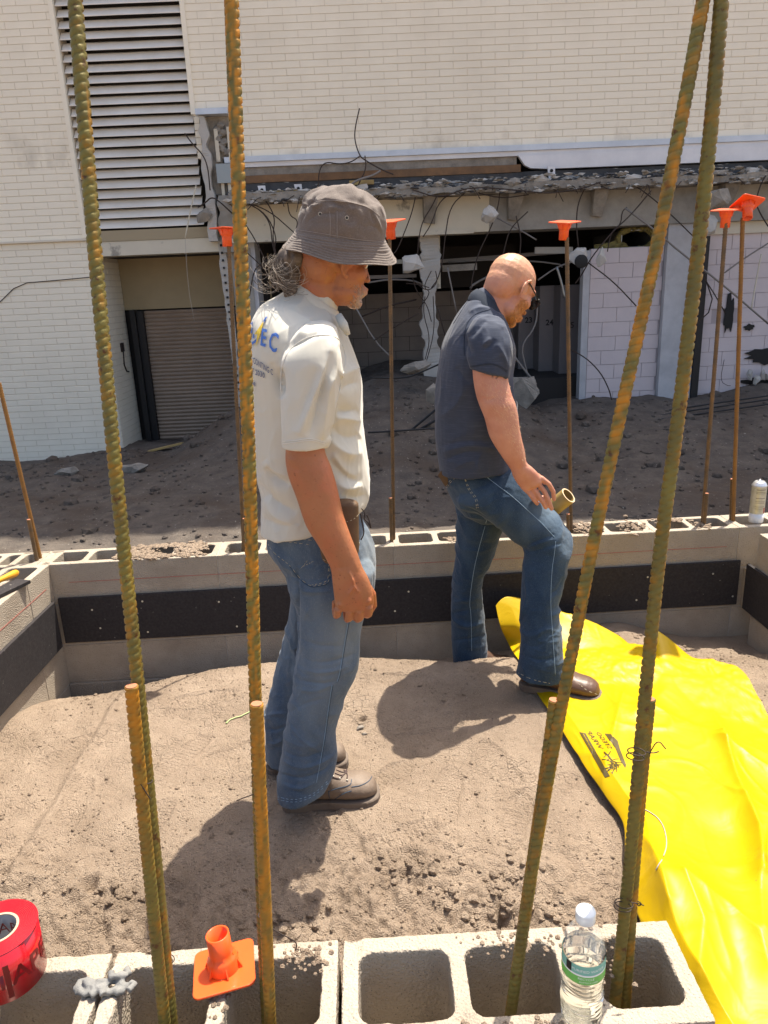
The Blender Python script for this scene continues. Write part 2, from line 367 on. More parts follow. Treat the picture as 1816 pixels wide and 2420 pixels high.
def remesh(o, vox, sm=3, fac=.5):
    evald(o, [('REMESH', dict(mode='VOXEL', voxel_size=vox)), ('SMOOTH', dict(iterations=sm, factor=fac))])
    o.data.polygons.foreach_set('use_smooth', [True]*len(o.data.polygons)); return o
def getco(me):
    a = np.empty(len(me.vertices)*3); me.vertices.foreach_get('co', a); return a.reshape(-1, 3)
def getno(me):
    a = np.empty(len(me.vertices)*3); me.vertex_normals.foreach_get('vector', a); return a.reshape(-1, 3)
def setco(me, a): me.vertices.foreach_set('co', a.ravel()); me.update()
def fattr(me, name, vals):
    a = me.attributes.new(name, 'FLOAT', 'POINT'); a.data.foreach_set('value', np.asarray(vals, dtype=np.float32))
def pxof(P):
    v = P-CAM; w = v@fw; return CX+FOC*(v@RV)/w, CY-FOC*(v@UV)/w
def segd(x, y, pts, wt=False):
    """distance in px to a polyline"""
    best = np.full(x.shape, 1e9); T = np.zeros(x.shape); L = 0; cum = 0
    for (ax, ay), (bx, by) in zip(pts[:-1], pts[1:]): L += math.hypot(bx-ax, by-ay)
    for (ax, ay), (bx, by) in zip(pts[:-1], pts[1:]):
        dx, dy = bx-ax, by-ay; t = np.clip(((x-ax)*dx+(y-ay)*dy)/(dx*dx+dy*dy+1e-9), 0, 1); l = math.hypot(dx, dy)
        d = np.hypot(x-ax-t*dx, y-ay-t*dy); T = np.where(d < best, (cum+t*l)/L, T); best = np.minimum(best, d); cum += l
    return (best, T) if wt else best
def bvh(o):
    me = o.data; return BVHTree.FromPolygons([v.co[:] for v in me.vertices], [p.vertices[:] for p in me.polygons])
def hit(tree, x, y, off=.0):
    d = ray(x, y); d = d/np.linalg.norm(d)
    r = tree.ray_cast(Vector(CAM), Vector(d))
    if r[0] is None: return None
    return np.array(r[0]) + (np.array(r[1]) if np.dot(r[1], d) < 0 else -np.array(r[1]))*off
def densify(pts, step=6):
    out = []
    for a, b in zip(pts[:-1], pts[1:]):
        n = max(1, int(math.hypot(b[0]-a[0], b[1]-a[1])/step))
        out += [(a[0]+(b[0]-a[0])*i/n, a[1]+(b[1]-a[1])*i/n) for i in range(n)]
    return out+[pts[-1]]
def smoothline(pts, k=2):
    for _ in range(k):
        q = [pts[0]]
        for a, b in zip(pts[:-1], pts[1:]): q += [tuple(.75*np.array(a)+.25*np.array(b)), tuple(.25*np.array(a)+.75*np.array(b))]
        pts = q+[pts[-1]]
    return pts
def surfline(tree, pts, r, mb, off=.0006, dash=0, n=5, step=5):
    P = [hit(tree, x, y, off) for x, y in densify(smoothline(pts), step)]
    P = [p for p in P if p is not None]
    seg = [[P[0]]] if P else []
    for a, b in zip(P[:-1], P[1:]):
        if np.linalg.norm(a-b) > .03: seg.append([b])
        else: seg[-1].append(b)
    for q in seg:
        if len(q) < 2: continue
        if dash:
            for i in range(0, len(q)-1, 2): mb.tube(q[i:i+2], r, n)
        else: mb.tube(q, r, n)
def text_mesh(txt, size, bold=0):
    c = bpy.data.curves.new('t', 'FONT'); c.body = txt; c.size = size; c.offset = bold; c.resolution_u = 2
    o = bpy.data.objects.new('t', c); COL.objects.link(o); dg = bpy.context.evaluated_depsgraph_get(); dg.update()
    me = bpy.data.meshes.new_from_object(o.evaluated_get(dg)); bpy.data.objects.remove(o); bpy.data.curves.remove(c); return me
def flat_text(txt, size, name, m, M, parent, bold=0):
    me = text_mesh(txt, size, bold); me.transform(M); me.name = name; return link(name, me, m, parent)
def decal(tree, polys_px, name, m, parent, off=.0015):
    """polys in survey px laid on a surface"""
    b = bmesh.new()
    for V, Fc in polys_px:
        vs = [b.verts.new((x, y, 0)) for x, y in V]
        for f in Fc:
            try: b.faces.new([vs[i] for i in f])
            except Exception: pass
    bmesh.ops.triangulate(b, faces=b.faces)
    for _ in range(4):
        e = [e for e in b.edges if e.calc_length() > 12]
        if not e: break
        bmesh.ops.subdivide_edges(b, edges=e, cuts=1); bmesh.ops.triangulate(b, faces=[f for f in b.faces if len(f.verts) > 3])
    dead = []
    for v in b.verts:
        h = hit(tree, v.co.x, v.co.y, off)
        if h is None: dead.append(v)
        else: v.co = Vector(h)
    bmesh.ops.delete(b, geom=dead, context='VERTS')
    me = bpy.data.meshes.new(name); b.to_mesh(me); b.free(); return link(name, me, m, parent)
def text_px(txt, size, org, ux, uy, bold=0):
    me = text_mesh(txt, size, bold)
    V = [(org[0]+v.co.x*ux[0]+v.co.y*uy[0], org[1]+v.co.x*ux[1]+v.co.y*uy[1]) for v in me.vertices]
    Fc = [tuple(p.vertices) for p in me.polygons]; bpy.data.meshes.remove(me); return V, Fc

# ------------------------------------------------------------------ ground
def hz(x, y):
    x = np.asarray(x, float); y = np.asarray(y, float)
    z = .035*gauss(y-2.78, .35) - .10*np.clip((y-2.97)/.14, 0, 1)*(x < 1.0) - .14*np.clip((1.75-y)/.6, 0, 1)**1.5
    z = z - .17*gauss(np.hypot((x+1.5)/.62, (y-3.1)/.34), 1)
    z = z - .10*gauss(y-3.05, .12)*gauss(x-.35, .35)
    z = z - .09*np.clip((x-1.1)/.3, 0, 1)*np.clip((y-2.75)/.25, 0, 1)
    z = z + .030*fbm2(x*1.6, y*1.6, 3, 5) + .012*fbm2(x*7, y*7, 4, 9)
    # sandy ridge on the left
    a = np.array(PZ(300, 1625, 0)[:2]); b = np.array(PZ(20, 2110, 0)[:2]); d = b-a
    t = np.clip(((x-a[0])*d[0]+(y-a[1])*d[1])/(d@d), 0, 1); wob = .02*noise2(t*9, t*0, 3)
    dist = ((x-a[0])*d[1]-(y-a[1])*d[0])/np.hypot(*d) + wob
    z = z + np.where((t > 0) & (t < 1), .020*gauss(dist, .022) - .012*np.clip(-dist/.2, 0, 1)*0, 0)
    # loose rough sand at the near side
    m = np.clip((1.95-y)/.35+.6*noise2(x*2.3, y*2.3, 21), 0, 1)
    z = z + m*(.050*np.abs(fbm2(x*11, y*11, 5, 31)) + .020*fbm2(x*42, y*42, 3, 41)-.012)
    z = z + (1-m)*.0035*fbm2(x*50, y*50, 3, 44)
    z = z - .035*gauss(np.hypot(x-.12, y-1.52), .05) - .03*gauss(np.hypot(x-.22, y-1.46), .035) - .03*gauss(np.hypot(x+.02, y-1.5), .03)
    for px, py, r in ((1190, 2215, .05), (1245, 2200, .045), (1110, 2160, .03), (960, 2120, .025), (225, 2140, .035), (860, 1745, .02)):
        q = PZ(px, py, -.08); z = z - .030*gauss(np.hypot(x-q[0], y-q[1]), r*.7) + .012*gauss(np.hypot(x-q[0], y-q[1])-r, r*.5)
    # boot prints with zigzag and bar treads
    for k, (px, py, ang, tr) in enumerate(PRINTS):
        q = PZ(px, py, 0); a = radians(ang); u = (x-q[0])*cos(a)+(y-q[1])*sin(a); v = -(x-q[0])*sin(a)+(y-q[1])*cos(a)
        wv = .045-.010*gauss(u+.02, .05)
        msk = 1/(1+np.exp(np.clip((np.abs(u)/.135)**3*9+(np.abs(v)/wv)**3*9-9, -30, 30)))
        tri = np.abs(((u+(np.abs(((v/.030) % 1)-.5)*.018 if tr else 0*v))/.0155) % 1-.5)*2
        z = z-msk*(.004+.0042*tri)+.003*gauss(np.hypot(u/.15, v/.055)-1, .12)
    return z
PRINTS = [(700, 1640, 20, 1), (430, 1790, 60, 0), (350, 1960, 75, 0), (480, 1660, 5, 1), (560, 1780, 30, 1), (960, 1620, 170, 1), (1010, 1740, 10, 1), (1120, 1700, 175, 1), (900, 1850, 40, 0), (1060, 1880, 80, 1), (1180, 1800, 110, 1), (940, 1980, 20, 0), (1220, 1930, 70, 0), (800, 1960, 120, 1), (150, 1780, 60, 0), (180, 1900, 100, 1), (820, 1600, 60, 0), (1290, 1860, 30, 1)]
def grid(x0, x1, y0, y1, nx, ny, fn, name, m, kind='structure', ys=None):
    xs = np.linspace(x0, x1, nx); ys = np.linspace(y0, y1, ny) if ys is None else ys; ny = len(ys)
    X, Y = np.meshgrid(xs, ys); Z = fn(X, Y); V = np.stack([X, Y, Z], -1).reshape(-1, 3)
    me = bpy.data.meshes.new(name); i = np.arange((nx-1)*(ny-1)); r = i//(nx-1); c = i % (nx-1); a = r*nx+c
    F = np.stack([a, a+1, a+nx+1, a+nx], -1)
    me.vertices.add(len(V)); me.vertices.foreach_set('co', V.ravel()); me.loops.add(F.size); me.loops.foreach_set('vertex_index', F.ravel())
    me.polygons.add(len(F)); me.polygons.foreach_set('loop_start', np.arange(0, F.size, 4)); me.update(calc_edges=True); me.validate()
    me.polygons.foreach_set('use_smooth', [True]*len(F))
    return link(name, me, m, None, kind)
grid(-1.56, 1.80, 1.0, 3.28, 900, 640, hz, 'pit_floor', 'dirt')
def hg(x, y):
    base = -.62 + .02*x*0
    rise = np.clip((y-7.3)/3.6, 0, 1)**1.2
    up = np.interp(x, [-12, -3.0, -2.2, -1.2, .2, 1.6, 2.3, 3.0, 4.5, 5.6, 12], [-.02, -.02, .38, .62, .98, .88, .45, .50, .50, .66, .7])
    z = base + rise*up + .16*fbm2(x*.55, y*.55, 3, 61)*np.clip((y-5)/2, 0, 1) + .07*fbm2(x*1.9, y*1.9, 4, 71) + .022*fbm2(x*8, y*8, 3, 75)
    z = z + .22*gauss(np.hypot(x+1.9, y-10.3), .8) + .10*gauss(np.hypot(x-1.7, (y-10.4)*1.3), .5)
    return z
grid(-13, 13, 3.75, 13.5, 560, 330, hg, 'excavated_ground', 'excavated_dirt')
def hfar(x, y): return np.where((y > 3.3) | (np.abs(x) > 2.6), -.80, -.42) + 0*x
grid(-260, 260, -120, 260, 60, 60, lambda x, y: -.92+0*x, 'ground', 'dirt')
g = MB(); g.box(-6, 6, -7, .82, -.9, -.03); build(g, 'near_ground', 'dirt', kind='structure')

# loose grains and crumbs on the pit floor
def lump(r, seed, sub=1):
    b = bmesh.new(); bmesh.ops.create_icosphere(b, subdivisions=sub, radius=r)
    V = np.array([v.co[:] for v in b.verts]); k = 1+.45*noise3(V/r+seed*3.1, 1.6, seed)+.2*noise3(V/r, 4, seed)
    for v, q in zip(b.verts, k): v.co = v.co*q
    F = [tuple(v.index for v in f.verts) for f in b.faces]; P = [v.co[:] for v in b.verts]; b.free(); return P, F
crumbs = MB(); LP = [lump(1, s, 1) for s in range(6)]
for i in range(9000):
    x = random.uniform(-1.45, 1.6); y = random.uniform(1.15, 3.1)
    dens = noise2(x*2.1, y*2.1, 90)+.5 + (.35 if y < 1.9 else 0)
    if random.random() > dens: continue
    r = random.choice((.0022, .003, .004)) if random.random() < .965 else random.uniform(.006, .011)
    P, F = random.choice(LP); z = float(hz(x, y)); sq = random.uniform(.6, 1)
    crumbs.add([(x+p[0]*r, y+p[1]*r, z+p[2]*r*sq+r*.3) for p in P], F)
build(crumbs, 'sand_crumbs', 'dirt', kind='stuff', fixn=False)
clod = MB()
for i in range(240):
    cx_, cy_ = random.choice(((1190, 2215), (1250, 2195), (1120, 2170), (300, 2180), (700, 2230), (980, 2120), (1200, 2120))); q = PZ(cx_+random.gauss(0, 55), cy_+random.gauss(0, 22), -.1)
    r = random.uniform(.004, .015); P, F = random.choice(LP); z = float(hz(q[0], q[1])); clod.add([(q[0]+p[0]*r, q[1]+p[1]*r, z+p[2]*r*.75+r*.3) for p in P], F)
build(clod, 'soil_clods', 'dirt', kind='stuff', fixn=False)
cl = MB()
for i in range(2200):
    x = random.uniform(-7, 7); y = random.uniform(5.8, 10.9); r = random.choice((.012, .02, .03)) if random.random() < .95 else random.uniform(.05, .1)
    P, F = random.choice(LP); z = float(hg(x, y)); cl.add([(x+p[0]*r, y+p[1]*r, z+p[2]*r*.7+r*.2) for p in P], F)
build(cl, 'soil_clods', 'excavated_dirt', kind='stuff', fixn=False)

# ------------------------------------------------------------------ concrete block walls round the pit
TOP = .46
def roundrect(x0, x1, y0, y1, r, n=4):
    P = []
    for cx, cy, a0 in ((x1-r, y1-r, 0), (x0+r, y1-r, 90), (x0+r, y0+r, 180), (x1-r, y0+r, 270)):
        for i in range(n+1):
            a = radians(a0+90*i/n); P.append((cx+r*cos(a), cy+r*sin(a)))
    return P
def block_mesh(L=.397, fine=False, cores=2, T=.194, Hh=.194, solidtop=False):
    """hollow block: origin at its centre, cores run right through"""
    b = bmesh.new(); outer = [(-L/2, -T/2), (L/2, -T/2), (L/2, T/2), (-L/2, T/2)]
    loops = [outer]
    web = .028
    if not solidtop:
        w = (L-web*(cores+1))/cores
        for c in range(cores):
            x0 = -L/2+web+c*(w+web); loops.append(roundrect(x0, x0+w, -T/2+.032, T/2-.032, .022))
    def layer(z):
        es = []; vs = []
        for lp in loops:
            v = [b.verts.new((x, y, z)) for x, y in lp]; vs.append(v); es += [b.edges.new((v[i], v[(i+1) % len(v)])) for i in range(len(v))]
        bmesh.ops.triangle_fill(b, use_beauty=True, edges=es); return vs
    t = layer(Hh/2); q = layer(-Hh/2)
    for a, c in zip(t, q):
        for i in range(len(a)): b.faces.new((a[i], a[(i+1) % len(a)], c[(i+1) % len(a)], c[i]))
    bmesh.ops.recalc_face_normals(b, faces=b.faces)
    me = bpy.data.meshes.new('concrete_block'); b.to_mesh(me); b.free(); return me
BM = {}
def block_obj(kind, parent, x, y, z, rz=0, fine=False):
    """kind: (L, cores)"""
    key = (kind, fine)
    if fine or key not in BM:
        me = block_mesh(kind[0], cores=kind[1], solidtop=kind[1] == 0); me.materials.append(MATS['block'])
        o = bpy.data.objects.new('concrete_block', me); COL.objects.link(o)
        if fine:
            evald(o, [('REMESH', dict(mode='VOXEL', voxel_size=.0042)), ('SMOOTH', dict(iterations=2, factor=.5))])
            P = getco(o.data); N = getno(o.data); s = int(RNG.integers(1, 999))
            d = .0016*noise3(P, 160, s)+.0012*noise3(P, 380, s+1)
            edge = (np.abs(P[:, 2]-.097) < .008)
            chip = np.clip(noise3(P, 28, s+2)-.16, 0, 1)*.02*edge
            setco(o.data, P+N*(d-chip)[:, None])
            o.data.polygons.foreach_set('use_smooth', [True]*len(o.data.polygons))
        else:
            evald(o, [('BEVEL', dict(width=.0035, segments=2, limit_method='ANGLE'))])
        BM[key] = o.data; me = o.data
    else:
        o = bpy.data.objects.new('concrete_block', BM[key]); COL.objects.link(o)
    o.data.name = 'concrete_block'
    o.parent = parent; o.location = (x, y, z); o.rotation_euler = (0, 0, rz); return o
def wall(name, label, cat, org, rz, length, start, courses, toplayout=None, fine=False, joint=True, bond=None):
    """blocks run along local +x from start; local y 0 is the pit face, thickness to +y"""
    t = thing(name, label, cat, org, (0, 0, rz)); mo = MB()
    for c in range(courses):
        z = TOP-.097-.2*c - org[2]; off = 0 if c % 2 == 0 else .2
        x = start-off; lay = toplayout if (c == 0 and toplayout) else None
        if lay:
            for (xa, xb, cores) in lay: block_obj((round(xb-xa, 3), cores), t, (xa+xb)/2, .097, z, 0, fine)
        else:
            while x < start+length-.01:
                block_obj((.397, 2), t, x+.2, .097, z); x += .4
        if c > 0 or not lay:
            xx = start-off
            while xx < start+length+.35:
                mo.box(xx-.004, xx+.004, .003, .191, z-.096, z+.094); xx += .4
        mo.box(start-off+.01, start+length+.19, .003, .028, z-.103, z-.0975)
        mo.box(start-off+.01, start+length+.19, .168, .191, z-.103, z-.0975)
    o = build(mo, 'mortar', 'mortar', None); o.parent = t; o['kind'] = 'stuff'
    return t
YAW = radians(2.1)
back = wall('block_wall', 'hollow concrete block wall along the far side of the pit, behind both men, with black board on its face', 'wall', (-1.512, 3.112, 0), YAW, 4.2, -.85, 4)
def boardstrip(parent, x0, x1, z0=.078, z1=.300, th=.014, seams=()):
    xs = [x0]+list(seams)+[x1]
    for a, b_ in zip(xs[:-1], xs[1:]):
        m = MB(); m.box(a+.002, b_-.002, -th, -.0015, z0, z1); o = build(m, 'expansion_board', 'bitumen_board'); o.parent = parent
        evald(o, [('BEVEL', dict(width=.0015, segments=1))])
        n = MB()
        x = a+.12
        while x < b_-.05:
            for zz in (z0+.05, z1-.05): n.lathe((x+random.uniform(-.08, .08), -th-.0005, zz+random.uniform(-.02, .02)), [(.0045, 0), (.0045, .001)], 8, Matrix.Rotation(radians(90), 4, 'X'))
            x += .33
        if n.v: q = build(n, 'nail_head', 'nail'); q.parent = o; q['kind'] = 'stuff'
boardstrip(back, .02, 3.17, seams=(1.16, 2.30))
m = MB(); m.box(.08, 1.9, -.0012, -.0002, .370, .3722); m.box(1.95, 3.1, -.0012, -.0002, .368, .3702); o = build(m, 'chalk_line', 'red_chalk'); o.parent = back
# left wall: its pit face looks to +x. local x runs away from the camera, local +y to the left
left = wall('block_wall', 'sunlit hollow concrete block wall on the left edge of the pit', 'wall', (-1.53, .95, 0), pi/2+radians(-.6), 2.13, -.05, 4)
def boardstrip_left(): 
    xs = (0.0, 1.1, 2.125)
    for a, b_ in zip(xs[:-1], xs[1:]):
        m = MB(); m.box(a+.002, b_-.002, -.017, -.0015, .074, .296); o = build(m, 'expansion_board', 'bitumen_board'); o.parent = left
        evald(o, [('BEVEL', dict(width=.0015, segments=1))])
boardstrip_left()
m = MB(); m.box(.05, 2.1, -.0012, -.0002, .366, .3682); o = build(m, 'chalk_line', 'red_chalk'); o.parent = left
right = wall('block_wall', 'hollow concrete block wall on the right side of the pit behind the yellow sheet', 'wall', (1.68, 3.18, 0), -pi/2+radians(1.0), 2.3, .05, 4)
m = MB(); m.box(.0, 2.3, -.016, -.0015, .076, .298); o = build(m, 'expansion_board', 'bitumen_board'); o.parent = right
near = wall('block_wall', 'row of hollow concrete blocks nearest the viewer, with water bottle and orange cap on top', 'wall', (0, .863, 0), radians(1.2), 1.9, -1.7, 3,
    toplayout=[(-1.317, -.920, 2), (-.912, -.515, 2), (-.507, -.110, 2), (-.102, .296, 2), (.301, .487, 1)], fine=True)
for ch in list(near.children):   # hidden lower courses must not run past the wall's end
    if ch.name.startswith('concrete_block') and ch.location.x > .32 and ch.location.z < .3: bpy.data.objects.remove(ch)
mo = [c for c in near.children if c.name.startswith('mortar')][0]; bpy.data.objects.remove(mo)
m = MB(); m.box(.2965, .3005, .02, .18, .27, .452)
for zz in (.26, .06): m.box(-1.6, .29, .01, .184, zz-.0025, zz+.0025)
o = build(m, 'mortar', 'mortar'); o.parent = near; o['kind'] = 'stuff'

# sand and grout spilt over the back wall's webs
def spill(name, label, cat, pts, n, r, m, parent=None, z0=TOP):
    mb = MB()
    for i in range(n):
        cx, cy, sx, sy = random.choice(pts); x = random.gauss(cx, sx); y = random.gauss(cy, sy); rr = r*random.uniform(.4, 1.2); P, F = random.choice(LP)
        mb.add([(x+p[0]*rr, y+p[1]*rr, z0+p[2]*rr*.55+rr*.2) for p in P], F)
    o = build(mb, name, m, fixn=False); o['kind'] = 'stuff'; return o
def bw(lx, ly):  # local back wall -> world
    return (-1.512+lx*cos(YAW)-ly*sin(YAW), 3.112+lx*sin(YAW)+ly*cos(YAW))
spill('spilt_sand', '', '', [(*bw(.38, .1), .045, .035), (*bw(.5, .03), .08, .012), (*bw(.48, .17), .09, .012), (*bw(.62, .1), .03, .05)], 420, .014, 'dirt')
spill('spilt_sand', '', '', [(*bw(2.46, .1), .03, .05), (*bw(2.68, .1), .03, .05), (*bw(2.9, .15), .05, .02), (*bw(2.25, .15), .05, .02), (*bw(3.0, .06), .02, .03), (*bw(1.85, .05), .03, .02)], 380, .010, 'dirt')
spill('spilt_sand', '', '', [(.20, 1.03, .05, .012), (.33, 1.0, .02, .03), (-.17, 1.02, .02, .014), (.2, .875, .05, .008), (-.305, .97, .012, .03)], 300, .0045, 'dirt')

# ------------------------------------------------------------------ the building behind
FY = 11.0
bld = thing('building', 'white painted brick building with louvered vent and demolished ground floor behind the pit', 'building', (0, FY, -.7))
def part(mb, name, m, parent=None, **k): return build(mb, name, m, parent if parent is not None else bld, **k)
BP, BLn = .0865, .366
bw_me = MB().box(-BLn/2+.003, BLn/2-.003, -.007, .03, -BP/2+.004, BP/2-.004).mesh('brick'); 
bb = bmesh.new(); bb.from_mesh(bw_me); bmesh.ops.recalc_face_normals(bb, faces=bb.faces); bmesh.ops.bevel(bb, geom=list(bb.edges), offset=.004, segments=1, affect='EDGES'); bb.to_mesh(bw_me); bb.free()
bw_me.materials.append(MATS['painted_brick'])
def brickwall(panel, x0, x1, z0, z1, y, prio, limit=300, cut=()):
    cand = []; r = 0; z = z0+BP/2
    while z < z1-BP*.4:
        x = x0-(0 if r % 2 == 0 else BLn/2)
        while x < x1-.02:
            a, b_ = max(x, x0), min(x+BLn, x1)
            if b_-a > .05 and not any(cx0 < (a+b_)/2 < cx1 and cz0 < z < cz1 for cx0, cx1, cz0, cz1 in cut): cand.append((a, b_, z))
            x += BLn
        z += BP; r += 1
    cand.sort(key=lambda c: prio((c[0]+c[1])/2, c[2])); st = MB()
    for i, (a, b_, z) in enumerate(cand):
        full = b_-a > BLn-.01
        if i < limit:
            o = bpy.data.objects.new('brick', bw_me); COL.objects.link(o); o.parent = panel
            o.matrix_parent_inverse = Matrix.Identity(4); o.location = ((a+b_)/2, y+random.uniform(-.0012, .0012), z)
            o.scale = ((b_-a)/BLn, 1, 1)
        else: st.box(a+.003, b_-.003, y-.007, y+.02, z-BP/2+.004, z+BP/2-.004)
    if st.v: o = build(st, 'brick_courses', 'painted_brick', kind='stuff'); o.parent = panel
# left pier, with a joint band, and upper wall
p = MB(); p.box(-13, -3.965, FY, FY+.5, -1.2, 6.2); pier = part(p, 'left_pier', 'brick_joint')
brickwall(pier, -7.0, -3.99, -.82, 5.75, FY, lambda x, z: -(x > -6.0)*10-abs(z-9)*-1 if False else abs(z-2.2)+(5 if x < -6.05 else 0))
p = MB(); p.box(-2.30, 13, FY, FY+.5, 3.36, 6.2); up = part(p, 'upper_wall', 'brick_joint')
brickwall(up, -2.32, 7.0, 3.36, 5.75, FY, lambda x, z: z+(5 if x > 5.7 else 0))
p = MB(); p.box(-13, 13, FY-.008, FY+.5, 6.2, 14.5); p.box(-13, -7.0, FY-.012, FY-.001, -1.2, 6.19); p.box(7.0, 13, FY-.012, FY-.001, 3.36, 6.19); part(p, 'plain_wall', 'painted_brick')
p = MB(); p.box(-4.02, -3.962, FY-.03, FY+.03, 2.42, 6.2); part(p, 'vent_trim', 'painted_brick')
p = MB(); p.box(-2.345, -2.285, FY-.03, FY+.03, 3.9, 6.2); part(p, 'vent_trim', 'painted_brick')
p = MB(); p.box(-7, -3.97, FY-.05, FY-.013, 2.385, 2.41); part(p, 'string_course', 'brick_joint')
p = MB(); p.tube([(-5.35, FY-.016, 1.6), (-5.1, FY-.016, 1.79), (-4.9, FY-.016, 1.86), (-4.4, FY-.016, 1.88), (-4.0, FY-.016, 1.90)], .006, 5); part(p, 'crack_line', 'wire_dark')
# louvered vent
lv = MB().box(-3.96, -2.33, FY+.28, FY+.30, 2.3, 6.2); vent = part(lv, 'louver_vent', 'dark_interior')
z = 2.60; k = 0
while z < 6.1:
    s_ = MB(); pr = [(0, -.055), (.012, -.052), (.02, -.045), (.085, .040), (.12, .058), (.125, .052), (.09, .034), (.028, -.055), (.014, -.066), (0, -.068)]
    V = []; n = len(pr)
    wob = random.uniform(-.004, .004)
    for xx, w in ((-3.955, 0), (-3.1, wob), (-2.335, 0)): V += [(xx, FY+.02+a, z+b_*1.0+w) for a, b_ in pr]
    F = []
    for i in range(2):
        for j in range(n): F.append((i*n+j, i*n+(j+1) % n, (i+1)*n+(j+1) % n, (i+1)*n+j))
    s_.add(V, F); part(s_, 'slat', 'louver_paint', vent); z += .128; k += 1
# sill under the louvers, lintel of the garage bay
p = MB(); p.box(-3.965, -1.98, FY-.02, FY+.3, 2.36, 2.50); part(p, 'vent_sill', 'louver_edge')
p = MB(); p.box(-3.965, -2.0, FY-.01, FY+.34, 2.17, 2.357); part(p, 'door_lintel', 'cream_paint')
# recessed garage bay
p = MB(); p.box(-3.965, -3.90, FY+.02, FY+.95, -1.2, 2.168); bay = part(p, 'bay_side_wall', 'brick_joint')
r = 0; z = -1.0+BP/2; sidebr = MB()
while z < 2.14:
    y = FY+.03-(0 if r % 2 == 0 else BLn/2)
    while y < FY+.93:
        a, b_ = max(y, FY+.03), min(y+BLn, FY+.94)
        if b_-a > .04: sidebr.box(-3.904, -3.892, a+.004, b_-.004, z-BP/2+.0045, z+BP/2-.0045)
        y += BLn
    z += BP; r += 1
o = part(sidebr, 'brick_courses', 'painted_brick', bay, kind='stuff')
p = MB(); p.box(-3.9, -1.6, FY+.95, FY+1.0, 1.42, 2.168); part(p, 'door_header', 'tan_panel')
p = MB(); zz = -1.0; pts = []
while zz < 1.40: pts += [(FY+.98, zz), (FY+.965, zz+.012), (FY+.955, zz+.032), (FY+.965, zz+.050), (FY+.98, zz+.056)]; zz += .060
V = [(-3.62, y, z) for y, z in pts]+[(-1.6, y, z) for y, z in pts]; n = len(pts)
p.add(V, [(i, i+1, i+1+n, i+n) for i in range(n-1)]); part(p, 'roller_door', 'roller_door', fixn=False)
p = MB(); p.box(-3.78, -3.70, FY+.80, FY+.94, -1.1, 1.42); p.box(-3.70, -3.60, FY+.87, FY+.945, -1.1, 1.40); part(p, 'door_guide', 'black_steel')
p = MB(); p.tube([(-3.885, FY+.6, .9), (-3.885, FY+.55, .62), (-3.885, FY+.62, .52), (-3.885, FY+.72, .5)], .012, 6); p.box(-3.89, -3.87, FY+.5, FY+.62, .82, .95); part(p, 'door_latch', 'wire_dark')

# belt above the openings: flashing, fascia, membrane, rubble ledge, beam
def strip(y0, y1, x0, x1, z0, z1, name, m, jag=0, seg=40, **k):
    if not jag: q = MB(); q.box(x0, x1, y0, y1, z0, z1); return part(q, name, m, **k)
    q = MB(); R = []
    for i in range(seg+1):
        x = x0+(x1-x0)*i/seg; a = jag*float(noise2(x*3.1, z0*5, 3))*2; b_ = jag*float(noise2(x*3.7, z1*5, 4))*2; c = jag*float(noise2(x*5, 9, 5))*2
        R.append([(x, y0+c, z0+a), (x, y0+c*.5, z1+b_), (x, y1, z1+b_), (x, y1, z0+a)])
    q.rings(R); return part(q, name, m, **k)
strip(FY-.09, FY, -1.95, 13, 3.285, 3.355, 'roof_flashing', 'flashing')
strip(FY-.06, FY, -1.95, 13, 3.225, 3.283, 'white_trim', 'fascia_paint')
strip(FY-.03, FY+.1, -1.95, 2.0, 3.12, 3.223, 'mortar_band', 'rubble', .006)
strip(FY-.07, FY+.1, -1.95, 2.05, 3.025, 3.118, 'timber_band', 'rusty_wood', .004)
q = MB(); pts = [(2.0, 3.225), (2.02, 3.21), (2.10, 3.10), (2.18, 3.06), (2.4, 3.045), (13, 3.03), (13, 3.223), (2.0, 3.224)]
q.prism(pts, FY-.10, FY-.02); part(q, 'fascia_panel', 'fascia_paint')
strip(FY-.055, FY+.1, -1.95, 13, 2.915, 3.022, 'black_membrane', 'membrane', .007, 80)
strip(FY-.13, FY+.1, -1.95, 13, 2.85, 2.912, 'membrane_edge', 'membrane', .012, 120)
q = strip(FY-.42, FY+.1, -1.9, 13, 2.745, 2.845, 'rubble_ledge', 'rubble', .028, 260)
for x, lab in ((-1.47, 0), (-.98, 0), (2.43, 0)):
    q = MB(); z0 = 2.97 if x > 0 else 2.88
    q.prism([(x-.045, z0+.09), (x+.055, z0+.09), (x+.06, z0-.02), (x, z0-.08), (x-.02, z0-.06)], FY-.20, FY-.165); part(q, 'anchor_bracket', 'fascia_paint')
    q = MB(); q.lathe((x+.01, FY-.203, z0+.035), [(.022, 0), (.022, .002)], 12, Matrix.Rotation(radians(90), 4, 'X')); part(q, 'bolt_hole', 'ink')
q = MB(); q.box(-1.42, -.55, FY-.22, FY-.14, 2.83, 2.90, Matrix.Rotation(radians(0), 4, 'X')); part(q, 'timber_piece', 'yellow_wood')
q = MB(); q.box(-.28, .05, FY-.22, FY-.14, 2.93, 2.985); part(q, 'timber_piece', 'yellow_wood')
